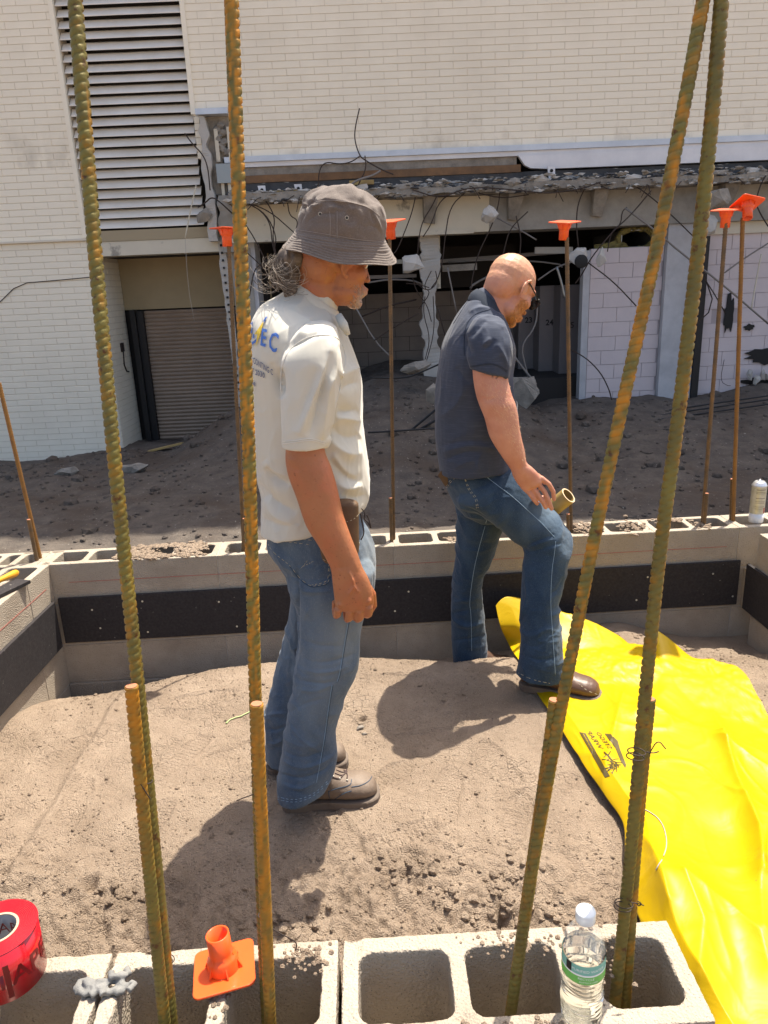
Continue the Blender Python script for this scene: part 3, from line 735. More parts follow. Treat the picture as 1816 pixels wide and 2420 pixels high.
# broken lumps on the ledge
def chunk(c, r, seed, m, name='concrete_chunk', parent=None, sq=(1, 1, 1), rot=0, label=None, cat=None, group=None, sub=4):
    rs = random.Random(seed*13+5); b = bmesh.new()
    for _ in range(26):
        v = Vector((rs.gauss(0, 1), rs.gauss(0, 1), rs.gauss(0, 1))).normalized()*rs.uniform(.62, 1.12); b.verts.new(v)
    bmesh.ops.convex_hull(b, input=b.verts); bmesh.ops.delete(b, geom=[v for v in b.verts if not v.link_faces], context='VERTS'); bmesh.ops.triangulate(b, faces=b.faces)
    bmesh.ops.subdivide_edges(b, edges=b.edges, cuts=3); b.verts.index_update(); P = np.array([v.co[:] for v in b.verts]); F = [tuple(v.index for v in f.verts) for f in b.faces]; b.free()
    P = P*(1+.10*noise3(P, 4, seed)+.07*noise3(P, 11, seed+1))[:, None]
    c0, s0 = cos(rot), sin(rot); P = P*np.array(sq)*r; P = np.stack([P[:, 0]*c0-P[:, 2]*s0, P[:, 1], P[:, 0]*s0+P[:, 2]*c0], -1)+np.array(c)
    mb = MB(); mb.add(P, F); o = build(mb, name, m, parent)
    if label: tag(o, label, cat, group)
    return o
lumps = [(.45, .09, (2.2, 1, .9), .1), (-.15, .08, (1.6, 1, .8), .3), (.9, .06, (1.6, 1, .8), 0), (1.4, .07, (1.8, 1, .7), -.1), (1.9, .09, (1.4, 1, .8), .1), (2.25, .08, (1.8, 1, 1.2), 0), (2.9, .06, (2.5, 1, .7), 0), (3.5, .06, (2.2, 1, .7), .1), (4.6, .07, (2.4, 1, .8), .1), (5.1, .09, (2.0, 1, .9), -.2), (5.5, .07, (1.5, 1, .8), .1), (-.9, .05, (2, 1, .6), 0), (-1.5, .05, (2, 1, .6), 0)]
for i, (x, r, sq, ro) in enumerate(lumps): chunk((x, FY-.36, 2.86), r, 40+i, 'rubble_light' if i % 2 else 'rubble', 'rubble_lump', bld, sq, ro)
def hullump(seed):
    rs = random.Random(seed); b = bmesh.new()
    for _ in range(11): b.verts.new(Vector((rs.gauss(0, 1), rs.gauss(0, 1), rs.gauss(0, 1))).normalized()*rs.uniform(.6, 1.15))
    bmesh.ops.convex_hull(b, input=b.verts); bmesh.ops.delete(b, geom=[v for v in b.verts if not v.link_faces], context='VERTS'); b.verts.index_update(); P = [v.co[:] for v in b.verts]; F = [tuple(v.index for v in f.verts) for f in b.faces]; b.free(); return P, F
HL = [hullump(s) for s in range(10)]
for mt, n_, lo, hi in (('rubble', 420, .012, .045), ('rubble_light', 260, .010, .050), ('membrane', 90, .015, .05)):
    q = MB()
    for i in range(n_):
        x = random.uniform(-1.9, 6.2); r = random.uniform(lo, hi); P, F = random.choice(HL); zz = 2.845+random.uniform(-.02, .05)*(1+(x > .2)); yy = FY-.44+random.uniform(0, .3); fl = random.uniform(.35, .8)
        if random.random() < .25: zz = 2.74+random.uniform(-.02, .06); yy = FY-.44
        q.add([(x+p_[0]*r*1.7, yy+p_[1]*r, zz+p_[2]*r*fl) for p_ in P], F)
    part(q, 'ledge_rubble', mt, kind='stuff', fixn=False)
for i in range(46):   # short stubs of torn bar and mesh sticking out of the ledge
    x = random.uniform(-1.8, 6.1); a = random.uniform(-1, 1); L_ = random.uniform(.08, .28); z0 = 2.80+random.uniform(-.05, .06); pts = [(x, FY-.35, z0), (x+a*L_*.5, FY-.48, z0-L_*.25), (x+a*L_, FY-.5, z0-L_*random.uniform(.2, 1.1))]
    q = MB(); q.tube([np.array(t_) for t_ in pts], .006, 5); part(q, 'bar_stub', 'wire_dark')
# beam: painted part left, bare concrete right, with haunches
strip(FY-.10, FY+.45, -1.97, 1.62, 2.28, 2.742, 'painted_beam', 'cream_paint')
strip(FY-.11, FY+.45, 1.622, 13, 2.28, 2.742, 'concrete_beam', 'concrete')
strip(FY-.14, FY-.10, -1.97, 1.4, 2.262, 2.32, 'beam_lip', 'cream_paint', .004)
for x in (.80, 1.95, 3.1, 4.85):
    q = MB(); M = None
    V = [(x-.10, FY-.115, 2.74), (x+.10, FY-.115, 2.74), (x-.10, FY-.33, 2.74), (x+.10, FY-.33, 2.74), (x-.09, FY-.115, 2.42), (x+.06, FY-.115, 2.40), (x-.07, FY-.17, 2.42), (x+.05, FY-.17, 2.40)]
    q.add(V, [(0, 1, 3, 2), (4, 6, 7, 5), (2, 3, 7, 6), (0, 2, 6, 4), (1, 5, 7, 3), (0, 4, 5, 1)]); o = part(q, 'beam_haunch', 'rubble')
    evald(o, [('SUBSURF', dict(levels=3, subdivision_type='SIMPLE'))]); P = getco(o.data); setco(o.data, P+.02*np.stack([noise3(P, 9, 3), noise3(P, 9, 4), noise3(P, 9, 5)], -1))
# interior
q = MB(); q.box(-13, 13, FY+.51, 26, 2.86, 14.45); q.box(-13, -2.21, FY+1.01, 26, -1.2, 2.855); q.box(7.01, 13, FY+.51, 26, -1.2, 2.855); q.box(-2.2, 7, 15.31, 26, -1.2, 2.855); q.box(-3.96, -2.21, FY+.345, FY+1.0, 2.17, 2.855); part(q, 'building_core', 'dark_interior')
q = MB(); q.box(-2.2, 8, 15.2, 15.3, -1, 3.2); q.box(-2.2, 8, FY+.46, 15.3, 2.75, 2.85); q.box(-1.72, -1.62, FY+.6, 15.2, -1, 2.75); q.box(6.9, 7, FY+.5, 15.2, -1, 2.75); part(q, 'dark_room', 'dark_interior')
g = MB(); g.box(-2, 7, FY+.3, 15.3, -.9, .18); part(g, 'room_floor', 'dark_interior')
def blockwall(name, x0, x1, z0, z1, y, m, mj, bx=.406, bz=.203, skip=(), th=.1, phase=0):
    q = MB(); q.box(x0, x1, y+.012, y+th, z0, z1)
    panel = part(q, name, mj); r = 0; z = z1-bz/2; i = 0
    me = None
    while z > z0:
        x = x0-((r+phase) % 2)*bx/2
        while x < x1-.02:
            a, b_ = max(x, x0), min(x+bx, x1)
            cxm = (a+b_)/2
            if b_-a > .05 and not any(s0 < cxm < s1 and t0 < z < t1 for s0, s1, t0, t1 in skip):
                k = MB(); k.box(a+.0035, b_-.0035, y-.002*random.random(), y+.02, z-bz/2+.0035, z+bz/2-.0035); build(k, 'block', m, panel)
            x += bx
        z -= bz; r += 1
    return panel
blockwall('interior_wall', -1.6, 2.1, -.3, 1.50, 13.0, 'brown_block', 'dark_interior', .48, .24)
blockwall('pink_partition', 3.08, 4.12, -.35, 2.0, FY+.04, 'pink_block', 'pink_joint')
blockwall('pink_partition', 4.66, 6.6, -.35, 2.12, FY+.02, 'pink_block', 'pink_joint', skip=((4.95, 5.25, 1.0, 1.2), (5.3, 6.6, .42, .56)))
q = MB(); q.box(4.66, 6.6, FY+.3, FY+.5, -.35, 2.2); part(q, 'wall_backing', 'dark_interior')
strip(FY-.02, FY+.45, 4.66, 7, 2.12, 2.277, 'cream_lintel', 'cream_paint')
q = MB(); q.box(2.98, 3.075, FY+.03, FY+.2, -.35, 1.98); part(q, 'door_jamb', 'column_paint')
q = MB(); q.box(4.125, 4.60, FY-.06, FY+.4, -.45, 2.277); part(q, 'column', 'column_paint')
q = MB(); q.box(4.605, 4.70, FY-.10, FY+.02, -.4, 2.10); part(q, 'steel_post', 'black_steel')
# ragged holes knocked in the right-hand wall
def hole(cx, cz, w, h, seed, y): 
    n = 22; pts = []
    for i in range(n):
        a = 2*pi*i/n; rr = 1+.30*random.uniform(-1, 1); pts.append((cx+w*cos(a)*rr, cz+h*sin(a)*rr))
    q = MB(); q.prism(pts, y, y+.012); part(q, 'wall_hole', 'ink')
hole(5.10, 1.02, .07, .26, 1, FY-.003); hole(5.42, .83, .07, .05, 2, FY-.003); hole(5.75, .42, .32, .12, 3, FY-.003); hole(5.7, .05, .3, .06, 4, FY-.003)
for i in range(7): chunk((5.45+.1*i, FY-.1, .05+.1*random.random()), .07, 60+i, 'rubble_light', 'rubble_lump', bld, (1.3, 1, .8), random.random()*3, sub=2)
# broken brick column in the opening
q = MB(); R = []
for i in range(60):
    z = -.3+2.57*i/59; w = .125+.05*float(noise2(z*5, 1, 8))+.04*float(noise2(z*17, 1, 9)); cx = .80+.05*float(noise2(z*3, 4, 8))
    if 1.1 < z < 1.5: w *= .75
    R.append([(cx-w, FY+.0+.04*float(noise2(z*11, 3, 5)), z), (cx+w*.9, FY+.02+.05*float(noise2(z*9, 5, 5)), z), (cx+w, FY+.2, z), (cx-w, FY+.2, z)])
q.rings(R); part(q, 'broken_column', 'rubble_light')
q = MB(); q.box(.70, .95, FY+.1, FY+.33, 1.55, 2.27); part(q, 'column_core', 'cream_paint')
q = MB(); q.box(-1.95, -1.66, FY+.02, FY+.5, -.6, 2.27); part(q, 'column', 'column_paint')
# torn pilaster beside the louvers
def ragged(xc, w0, z0, z1, y0, y1, name, m, amp=.03, seg=60, par=None, tilt=0):
    q = MB(); R = []
    for i in range(seg):
        t = i/(seg-1); z = z0+(z1-z0)*t; a = amp*2*float(noise2(z*9, xc*7, 12)); b_ = amp*2*float(noise2(z*8, xc*5, 13)); c = amp*float(noise2(z*12, 2, 14)); x = xc+tilt*t
        R.append([(x-w0+a, y0+c, z), (x+w0+b_, y0-c, z), (x+w0+b_, y1, z), (x-w0+a, y1, z)])
    q.rings(R); return part(q, name, m, par)
pil = ragged(-2.18, .05, 2.3, 3.85, FY-.16, FY+.02, 'broken_pilaster', 'rubble_light', .035)
ragged(-1.96, .13, 2.15, 2.88, FY-.12, FY+.1, 'concrete_stub', 'concrete', .03, par=pil)
q = MB(); q.box(-2.25, -1.83, FY-.2, FY-.01, 3.86, 3.93); part(q, 'pilaster_cap', 'flashing', pil)
q = MB(); q.box(-2.24, -1.85, FY-.04, FY+.3, 2.9, 3.858); part(q, 'pilaster_recess', 'rubble', pil)
q = MB(); q.box(-2.06, -1.86, FY-.14, FY-.045, 3.03, 3.27); part(q, 'junction_box', 'duct', pil)
q = MB(); q.box(-2.02, -1.98, FY-.10, FY-.045, 2.86, 3.05); q.box(-1.93, -1.87, FY-.10, FY-.045, 2.86, 3.03); q.box(-2.05, -2.0, FY-.1, FY-.045, 3.3, 3.7); q.box(-1.88, -1.84, FY-.1, FY-.045, 3.3, 3.72); part(q, 'conduit', 'cream_paint', pil)
for i in range(9): chunk((-1.95+.06*random.uniform(-1, 1), FY-.08, 3.42+.04*i), .06, 80+i, 'rubble', 'rubble_lump', bld, (1, .6, .9), sub=2)
chunk((-2.28, FY-.18, 2.62), .13, 90, 'rubble', 'rubble_lump', bld, (1, .7, .8), .5)
q = MB(); q.box(-1.98, -1.86, FY-.04, FY+.02, 3.27, 3.34); part(q, 'torn_flashing', 'flashing', pil)
edge = ragged(-2.05, .045, -.15, 2.35, FY-.02, FY+.12, 'torn_edge', 'rubble_light', .02, 120, tilt=-.07)
for i in range(24):
    q = MB(); z = -.05+.1*i; x = -2.05-.07*((z+.15)/2.5); q.box(x-.013+.01*random.random(), x+.016, FY-.045, FY-.02, z-.016, z+.014)
    part(q, 'hole', 'ink', edge)
q = MB(); q.box(-2.0, -1.72, FY+.0, FY+.5, -.5, 2.2); part(q, 'column', 'concrete')
# duct with insulation
q = MB()
x0, x1, z0, z1 = 3.55, 4.0, 2.0, 2.24
for a in ((x0, x0+.012, z0, z1), (x1-.012, x1, z0, z1), (x0, x1, z0, z0+.012), (x0, x1, z1-.012, z1)): q.box(a[0], a[1], FY+.2, FY+1.6, a[2], a[3])
dct = part(q, 'air_duct', 'duct')
q = MB()
for i in range(60):
    a = 2*pi*i/60; P, F = random.choice(LP); r = random.uniform(.03, .055); cx = 3.775+.26*cos(a); cz = 2.12+.15*sin(a); q.add([(cx+p_[0]*r, FY+.24+p_[1]*r*1.5, min(2.27, cz+p_[2]*r)) for p_ in P], F)
for i in range(30):
    P, F = random.choice(LP); r = random.uniform(.05, .08); q.add([(3.35+random.uniform(-.12, .3)+p_[0]*r, FY+.2+p_[1]*r, 2.02+random.uniform(-.06, .03)+p_[2]*r*.7) for p_ in P], F)
part(q, 'duct_insulation', 'insulation', dct, fixn=False)
for (xa, xb, za, zb, yy, mt) in ((-1.35, .7, 1.93, 1.99, 1.1, 'duct'), (-1.2, .65, 1.74, 1.79, .9, 'wire_grey'), (1.0, 2.9, 1.92, 1.97, .9, 'wire_grey'), (1.0, 1.5, 1.78, 1.87, .3, 'rubble'), (2.35, 2.9, 1.98, 2.07, .35, 'rubble_light')):
    q = MB(); q.box(xa, xb, FY+yy, FY+yy+.05, za, zb, Matrix.Translation((xa, 0, za)) @ Matrix.Rotation(radians(random.uniform(-3, 3)), 4, 'Y') @ Matrix.Translation((-xa, 0, -za))); part(q, 'ceiling_stud', mt)
q = MB(); q.box(1.0, 2.35, FY+1.9, FY+2.0, 1.55, 2.2); part(q, 'dark_panel', 'dark_interior')
# tall locker panels with numbers
lk = thing('locker_row', 'row of tall dark lockers numbered 22 to 25 inside the broken opening', 'lockers', (2.4, FY+.5, -.2))
for i, (xa, xb, yy, num) in enumerate(((1.62, 1.84, 2.6, ''), (1.80, 2.08, 2.15, '22'), (2.06, 2.36, 1.7, '23'), (2.36, 2.66, 1.25, '24'), (2.66, 3.02, .8, '25'))):
    y = FY+yy; s_ = (y/FY)
    q = MB(); q.box(xa*s_, xb*s_-.02, y, y+.45, -.12-.02*i, 1.52); o = build(q, 'locker_door', 'locker', lk)
    if num:
        M = Matrix.Translation(((xa+.09)*s_, y-.004, 1.0-.03*i)) @ Matrix.Rotation(radians(90), 4, 'X'); flat_text(num, .125, 'number', 'ink', M, o, .003)
    else:
        pass
# things lying and hanging about the opening -------------------------------------------------
def wirething(name, label, cat, pts, r, m, Y, Y2=None, group=None, sm=2):
    n = len(pts); P = [PY(x, y, Y+(Y2-Y)*i/(n-1) if Y2 else Y) for i, (x, y) in enumerate(smoothline(pts, sm))] if not Y2 else None
    if Y2:
        sp = smoothline(pts, sm); P = [PY(x, y, Y+(Y2-Y)*i/(len(sp)-1)) for i, (x, y) in enumerate(sp)]
    q = MB(); q.tube(P, r, 6); o = build(q, name, m, smooth=True); return tag(o, label, cat, group)
G1 = 'wires dangling from the torn beam'
WL = ['short dark wire under the upright wire, above the older man\'s hat', 'dark wire dangling left of the broken column, ending behind the middle rebar', 'dark wire running down the left side of the broken column',
 'long bent dark wire right of the broken column, passing its arm', 'dark wire dangling from the pale lump over the beam to the young man\'s neck', 'dark wire curving down above the young man\'s head', 'dark wire dangling just right of the lockers\' orange cap', 'thin dark wire hanging straight down beside the young man\'s forehead',
 'thick dark wire slanting from the tall rusty bar to the hat', 'dark wire forming the left side of the loops beside the hat', 'dark wire forming the inner loop left of the hat', 'straight dark wire slanting behind the grey hair bunch', 'dark wire falling from the ledge through the loops beside the hat',
 'kinked dark wire touching the left edge of the hat crown', 'lower dark wire slanting from the tall rusty bar to the hair', 'faint dark wire curling down left of the grey hair']
TL = ['tangled wire crossing to the lower right of the broken column', 'tangled wire curling round the middle of the broken column', 'tangled wire looped below the column\'s arm', 'thin wire drooping down the left side of the column foot', 'thin wire drooping down the right side of the column foot', 'short level wire entering the broken column from the left']
wirething('wire', 'dark stiff wire standing up against the white brick above the flashing', 'wire', [(850, 256), (840, 300), (838, 330), (850, 368), (862, 378), (900, 400), (930, 412)], .009, 'wire_dark', FY-.25)
wirething('wire', 'dark wire drooping across the timber band, left of the upright wire', 'wire', [(852, 368), (830, 384), (800, 388), (770, 382), (755, 400), (752, 440)], .008, 'wire_dark', FY-.26)
for i, pts in enumerate([
    [(863, 368), (866, 400), (850, 430), (845, 445)], [(985, 452), (975, 500), (960, 540), (940, 590), (930, 600)], [(1032, 465), (1020, 490), (1000, 520), (990, 560), (985, 640)],
    [(1100, 455), (1064, 488), (1052, 560), (1048, 610), (1036, 660), (1020, 680)], [(1182, 448), (1178, 490), (1160, 540), (1130, 600), (1118, 650), (1112, 690)], [(1248, 500), (1205, 540), (1192, 590), (1188, 610)],
    [(1385, 440), (1366, 480), (1362, 530), (1368, 590)], [(1220, 510), (1232, 560), (1230, 590), (1226, 640)],
    [(585, 478), (640, 500), (690, 545), (720, 570)], [(585, 480), (630, 505), (655, 560), (648, 590), (652, 610)], [(590, 482), (620, 500), (640, 530), (643, 570), (650, 600)], [(580, 530), (600, 560), (620, 600), (632, 625)],
    [(624, 468), (645, 500), (650, 525), (644, 560), (655, 610)], [(680, 480), (685, 510), (705, 520), (700, 545), (680, 600)],
    [(585, 598), (610, 620), (640, 655), (660, 680)], [(640, 610), (615, 625), (600, 640), (590, 700)]]):
    wirething('wire', WL[i], 'wire', pts, .0085, 'wire_dark', FY-.4, group=G1)
wirething('wire', 'thin wire sweeping from the left side of the broken column up to the beam', 'wire', [(1250, 460), (1180, 470), (1095, 445), (1040, 470), (1020, 530), (1000, 560)], .008, 'wire_dark', FY-.42)
wirething('cable', 'long rusty cable looping along the rubble ledge above the beam', 'cable', [(975, 448), (1040, 470), (1110, 440), (1230, 450), (1300, 458), (1380, 445), (1420, 430)], .009, 'wire_dark', FY-.5)
wirething('conduit', 'straight grey conduit slanting down across the concrete beam, left one', 'conduit', [(1175, 515), (1232, 545), (1268, 567)], .011, 'wire_grey', FY-.3, sm=1)
wirething('conduit', 'long straight grey rod slanting from the beam down to the pink wall', 'conduit', [(1478, 492), (1550, 545), (1610, 598), (1700, 665), (1816, 765)], .013, 'wire_grey', FY-.4, sm=1)
wirething('wire', 'dark bent wire curling from the rod end on the concrete beam', 'wire', [(1482, 490), (1470, 500), (1468, 530), (1448, 545), (1440, 570), (1436, 595)], .008, 'wire_dark', FY-.4)
wirething('wire', 'dark wire running down left across the beam to the hanging concrete lump', 'wire', [(1540, 450), (1490, 510), (1450, 545), (1400, 605), (1375, 650), (1360, 670)], .009, 'wire_dark', FY-.45)
wirething('wire', 'dark wire crossing the concrete beam behind the tall right-hand rebars', 'wire', [(1480, 425), (1540, 465), (1600, 520), (1640, 560)], .008, 'wire_dark', FY-.4)
wirething('rod', 'straight dark rod leaning over the pink block wall', 'rod', [(1392, 622), (1450, 665), (1504, 723)], .009, 'wire_dark', FY-.5)
wirething('wire', 'dark wire arching from the lockers down to the dirt by the pink wall', 'wire', [(1345, 824), (1385, 845), (1420, 880), (1440, 920), (1446, 945)], .009, 'wire_dark', FY-.5)
wirething('conduit', 'grey conduit bent like an S in front of the dark lockers', 'conduit', [(1262, 690), (1272, 720), (1266, 775), (1232, 815), (1240, 860), (1256, 915)], .012, 'wire_grey', FY-.3)
wirething('metal_strip', 'flat light metal strip fallen below the young man\'s chin', 'strip', [(1214, 840), (1240, 875), (1268, 908)], .016, 'wire_grey', FY-.35, sm=1)
wirething('metal_strip', 'light metal strut hanging above the locker numbers', 'strip', [(1316, 630), (1328, 670), (1335, 705)], .018, 'duct', FY-.1, sm=1)
wirething('conduit', 'grey pipe running level across the dark opening behind the young man\'s head', 'conduit', [(1060, 620), (1180, 612), (1320, 622), (1330, 632)], .014, 'wire_grey', FY+.5, sm=1)
wirething('conduit', 'thin pipe slanting across the dark opening right of the young man\'s head', 'conduit', [(1272, 662), (1310, 635), (1340, 622), (1385, 612)], .012, 'wire_grey', FY-.1, sm=1)
wirething('conduit', 'grey pipe level in the opening between the older man\'s face and the column', 'conduit', [(870, 668), (920, 660), (975, 662), (1010, 676)], .015, 'wire_grey', FY+.3, sm=1)
wirething('conduit', 'bent dark pipe in the opening just left of the young man\'s head', 'conduit', [(1112, 682), (1118, 672), (1180, 640)], .018, 'wire_grey', FY+.3, sm=1)
wirething('conduit', 'rusty diagonal rod hanging right of the broken column', 'rod', [(1058, 632), (1080, 740)], .011, 'wire_grey', FY-.3, sm=1)
wirething('rod', 'dark rod leaning from the broken column down to the right', 'rod', [(1036, 730), (1046, 770), (1055, 800)], .011, 'wire_dark', FY-.3, sm=1)
wirething('rod', 'long diagonal rod fallen in front of the brown interior wall', 'rod', [(842, 728), (885, 805), (925, 845)], .013, 'wire_grey', FY-.3, sm=1)
wirething('rod', 'dark rod crossing the fallen diagonal rod in front of the brown wall', 'rod', [(885, 805), (920, 780), (990, 740)], .009, 'wire_dark', FY-.35, sm=1)
wirething('rod', 'rusty rod sloping up across the brown interior wall', 'rod', [(855, 748), (920, 722), (985, 708)], .014, 'wire_dark', FY+.2, sm=1)
for i, pts in enumerate([[(975, 655), (985, 690), (1010, 720), (1020, 760)], [(1020, 640), (1000, 680), (1020, 690), (990, 730)], [(980, 665), (1010, 690), (1035, 670), (1030, 640)], [(1005, 700), (1000, 740), (1018, 800), (1005, 850)], [(1024, 700), (1028, 780), (1010, 850), (998, 880)], [(960, 670), (990, 672), (1015, 680)]]):
    wirething('wire', TL[i], 'wire', pts, .007, 'wire_dark', FY-.15, group='wires tangled on the broken column')
wirething('wire', 'pair of dark wires curling out of the torn pilaster over the louvers', 'wire', [(437, 315), (455, 340), (480, 365), (492, 395), (497, 450)], .009, 'wire_dark', FY-.3)
wirething('wire', 'dark wire bent out of the pilaster beside the orange cap', 'wire', [(468, 490), (485, 480), (500, 465), (518, 475), (550, 505)], .010, 'wire_dark', FY-.3)
wirething('rod', 'thin white rod dangling in front of the lowest louvers', 'rod', [(464, 438), (450, 500), (438, 563)], .009, 'cream_paint', FY-.3, sm=1)
wirething('cord', 'thin pale cord hanging down over the tan panel above the roller door', 'cord', [(438, 565), (445, 680), (460, 760)], .003, 'mortar', FY-.2, sm=1)
wirething('conduit', 'straight rod slanting up over the right-hand pink wall', 'rod', [(1712, 645), (1760, 610), (1816, 575)], .011, 'wire_grey', FY-.2, sm=1)
wirething('wire', 'dark wire bent in a V beside the black steel post', 'wire', [(1630, 780), (1690, 725), (1665, 650), (1655, 600)], .009, 'wire_dark', FY-.2, sm=1)
wirething('wire', 'dark wire running down right from the black post', 'wire', [(1648, 635), (1680, 680), (1715, 740)], .008, 'wire_dark', FY-.25, sm=1)
wirething('wire', 'pale wire hanging from the ledge at the far right', 'wire', [(1800, 600), (1790, 650), (1782, 695), (1776, 730)], .010, 'cream_paint', FY-.2, sm=1)
wirething('wire', 'dark looping wire near the two orange caps on the right', 'wire', [(1810, 415), (1796, 440), (1786, 480), (1800, 510), (1816, 535)], .009, 'wire_dark', FY-.45)
wirething('wire', 'thin wire looped on the lower pink wall between the right-hand rebars', 'wire', [(1712, 850), (1702, 900), (1720, 912), (1727, 911)], .004, 'wire_dark', FY-.05)
wirething('conduit', 'curved pale conduit arching over the rubble above the older man\'s hat', 'conduit', [(826, 440), (845, 425), (880, 416), (900, 404)], .015, 'wire_grey', FY-.45)
for i, (dy, yy) in enumerate(((0, 10.35), (9, 10.2), (20, 10.05))):
    wirething('cable', ('upper', 'middle', 'lower')[i]+' of three black cables stretched along the dirt under the pink walls', 'cable', [(1225, 1002+dy), (1380, 996+dy*1.3), (1520, 980+dy*.8), (1640, 960+dy), (1816, 935+dy)], .012, 'cable_black', yy)
wirething('cable', 'dark cable lying in the dirt left of the young man\'s back', 'cable', [(875, 892), (960, 894), (1000, 878), (1040, 860)], .012, 'cable_black', 9.9)
for a, b_, s_ in (((950, 1035), (1040, 960), 'upper'), ((965, 1030), (1045, 985), 'lower')): wirething('cable', s_+' of two black cables strung diagonally behind the young man', 'cable', [a, b_], .016, 'cable_black', 9.2, group='cables behind the young man')
wirething('cable', 'dark cable lying level on the dirt between the two men', 'cable', [(870, 1022), (940, 1018), (1030, 1012)], .012, 'cable_black', 8.6)
# hanging concrete lumps
for (px, py, r, sq, lab, m, ro) in (
    (975, 628, .17, (1, .6, .9), 'pale jagged concrete lump hanging left of the broken column', 'rubble_light', .4),
    (1155, 508, .13, (1, .7, 1), 'pale concrete lump dangling on a wire over the beam', 'rubble_light', 0),
    (1368, 608, .16, (1, .6, 1), 'concrete lump with a black patch hanging over the lockers', 'rubble_light', .2),
    (1421, 608, .10, (.8, .5, 1.6), 'pointed pale concrete shard hanging at the corner of the pink wall', 'rubble_light', .05),
    (1690, 470, .19, (1.1, .7, .9), 'large pale concrete lump hanging behind the right rebar caps', 'rubble', .3),
    (1675, 532, .15, (.8, .7, 1.1), 'lower pale concrete lump hanging beneath a larger one at the right', 'rubble_light', -.2)):
    p3 = PY(px, py, FY-.5); chunk(p3, r, int(px) % 97, m, 'concrete_lump', None, sq, ro, lab, 'concrete lump')
q = MB(); p3 = PY(1374, 618, FY-.63); q.ell(p3, (.09, .02, .09)); tag(build(q, 'tar_patch', 'ink'), 'black tar scrap stuck on the lump over the lockers', 'scrap')
p3 = PY(1240, 915, 10.35); chunk(p3-np.array([0, 0, .08]), .33, 17, 'rubble', 'broken_slab', None, (.75, .5, 1.05), .2, 'tall broken piece of concrete standing in the dirt by the lockers', 'concrete')
p3 = PY(985, 868, 10.4); chunk(p3, .15, 18, 'rubble', 'broken_slab', None, (1.6, 1, .6), .1, 'flat concrete debris at the foot of the broken column', 'concrete')
p3 = PY(1022, 930, 9.6); chunk(p3, .14, 19, 'rubble', 'stone', None, (1, 1, 1), .1, 'rough stone in the dirt bank behind the young man\'s back', 'stone')
for i, (px, py, lab) in enumerate(((165, 1140, 'pale clod on the shaded dirt at the left'), (325, 1110, 'flat grey slab piece in the dirt below the yellow boards'), (290, 1070, 'clod of earth at the foot of the brick pier'))):
    y = 9.3; p3 = PY(px, py, y); chunk((p3[0], y, float(hg(p3[0], y))+.03), .12, 120+i, 'rubble', 'debris_lump', None, (1.5, 1, .6), .1, lab, 'debris')
# boards by the roller door
for i, (a, b_, lab) in enumerate((((345, 1068), (462, 1040), 'longer yellow board lying on the dirt by the roller door'), ((358, 1080), (455, 1062), 'shorter yellow board lying below the longer one by the roller door'))):
    A, B = PY(*a, 10.7), PY(*b_, 10.6); d = B-A; L_ = np.linalg.norm(d); q = MB(); q.box(0, L_, -.05, .05, -.012, .012)
    M = Matrix.Translation(A) @ Vector(d).to_track_quat('X', 'Z').to_matrix().to_4x4(); q.v = [tuple(M @ Vector(v)) for v in q.v]; tag(build(q, 'timber_board', 'yellow_wood'), lab, 'board')
# ------------------------------------------------------------------ reinforcing bars
def rebar_mesh(path, r=.0083, pitch=.0118, rib=.0022, step=.0021, n=16, rot=0., seed=0):
    """ribbed bar along a polyline of 3D points"""
    P = [np.array(p, float) for p in path]; seg = [np.linalg.norm(b-a) for a, b in zip(P[:-1], P[1:])]; L = sum(seg); cum = np.concatenate([[0], np.cumsum(seg)])
    N = int(L/step)+1; s = np.linspace(0, L, N); C = np.stack([np.interp(s, cum, [p[k] for p in P]) for k in range(3)], -1)
    # smooth the bends
    ker = np.ones(61)/61; Cp = np.pad(C, ((30, 30), (0, 0)), mode='reflect', reflect_type='odd')
    C = np.stack([np.convolve(Cp[:, k], ker, 'valid') for k in range(3)], -1)
    T = np.gradient(C, axis=0); T /= np.linalg.norm(T, axis=1)[:, None]
    U = np.cross(T, [0, 1., 0]); U /= np.linalg.norm(U, axis=1)[:, None]; Wv = np.cross(T, U)
    a = np.arange(n)*2*pi/n; A, Sg = np.meshgrid(a, s)
    half = np.abs(np.sin(A+rot))            # 0 at the two lengthwise ribs
    side = np.sign(np.sin(A+rot))
    ph = (Sg/pitch + .32*np.cos(A+rot)*side) % 1.0
    tr = np.clip((np.abs(ph-.5)-.05)/.11, 0, 1)
    R = r - .0006 + rib*tr*np.clip(half*1.6, 0, 1)**.8 + .0007*(half < .22) + .0002*noise2(Sg*300, A*3, seed)
    V = C[:, None, :] + (U[:, None, :]*np.cos(A)[..., None] + Wv[:, None, :]*np.sin(A)[..., None])*R[..., None]
    m = MB(); m.v = [tuple(p) for p in V.reshape(-1, 3)]
    idx = np.arange(N*n).reshape(N, n); q = np.stack([idx[:-1], np.roll(idx, -1, 1)[:-1], np.roll(idx, -1, 1)[1:], idx[1:]], -1).reshape(-1, 4)
    m.f = [tuple(x) for x in q.tolist()]+[tuple(idx[0][::-1].tolist()), tuple(idx[-1].tolist())]
    return m, tr, Sg, A
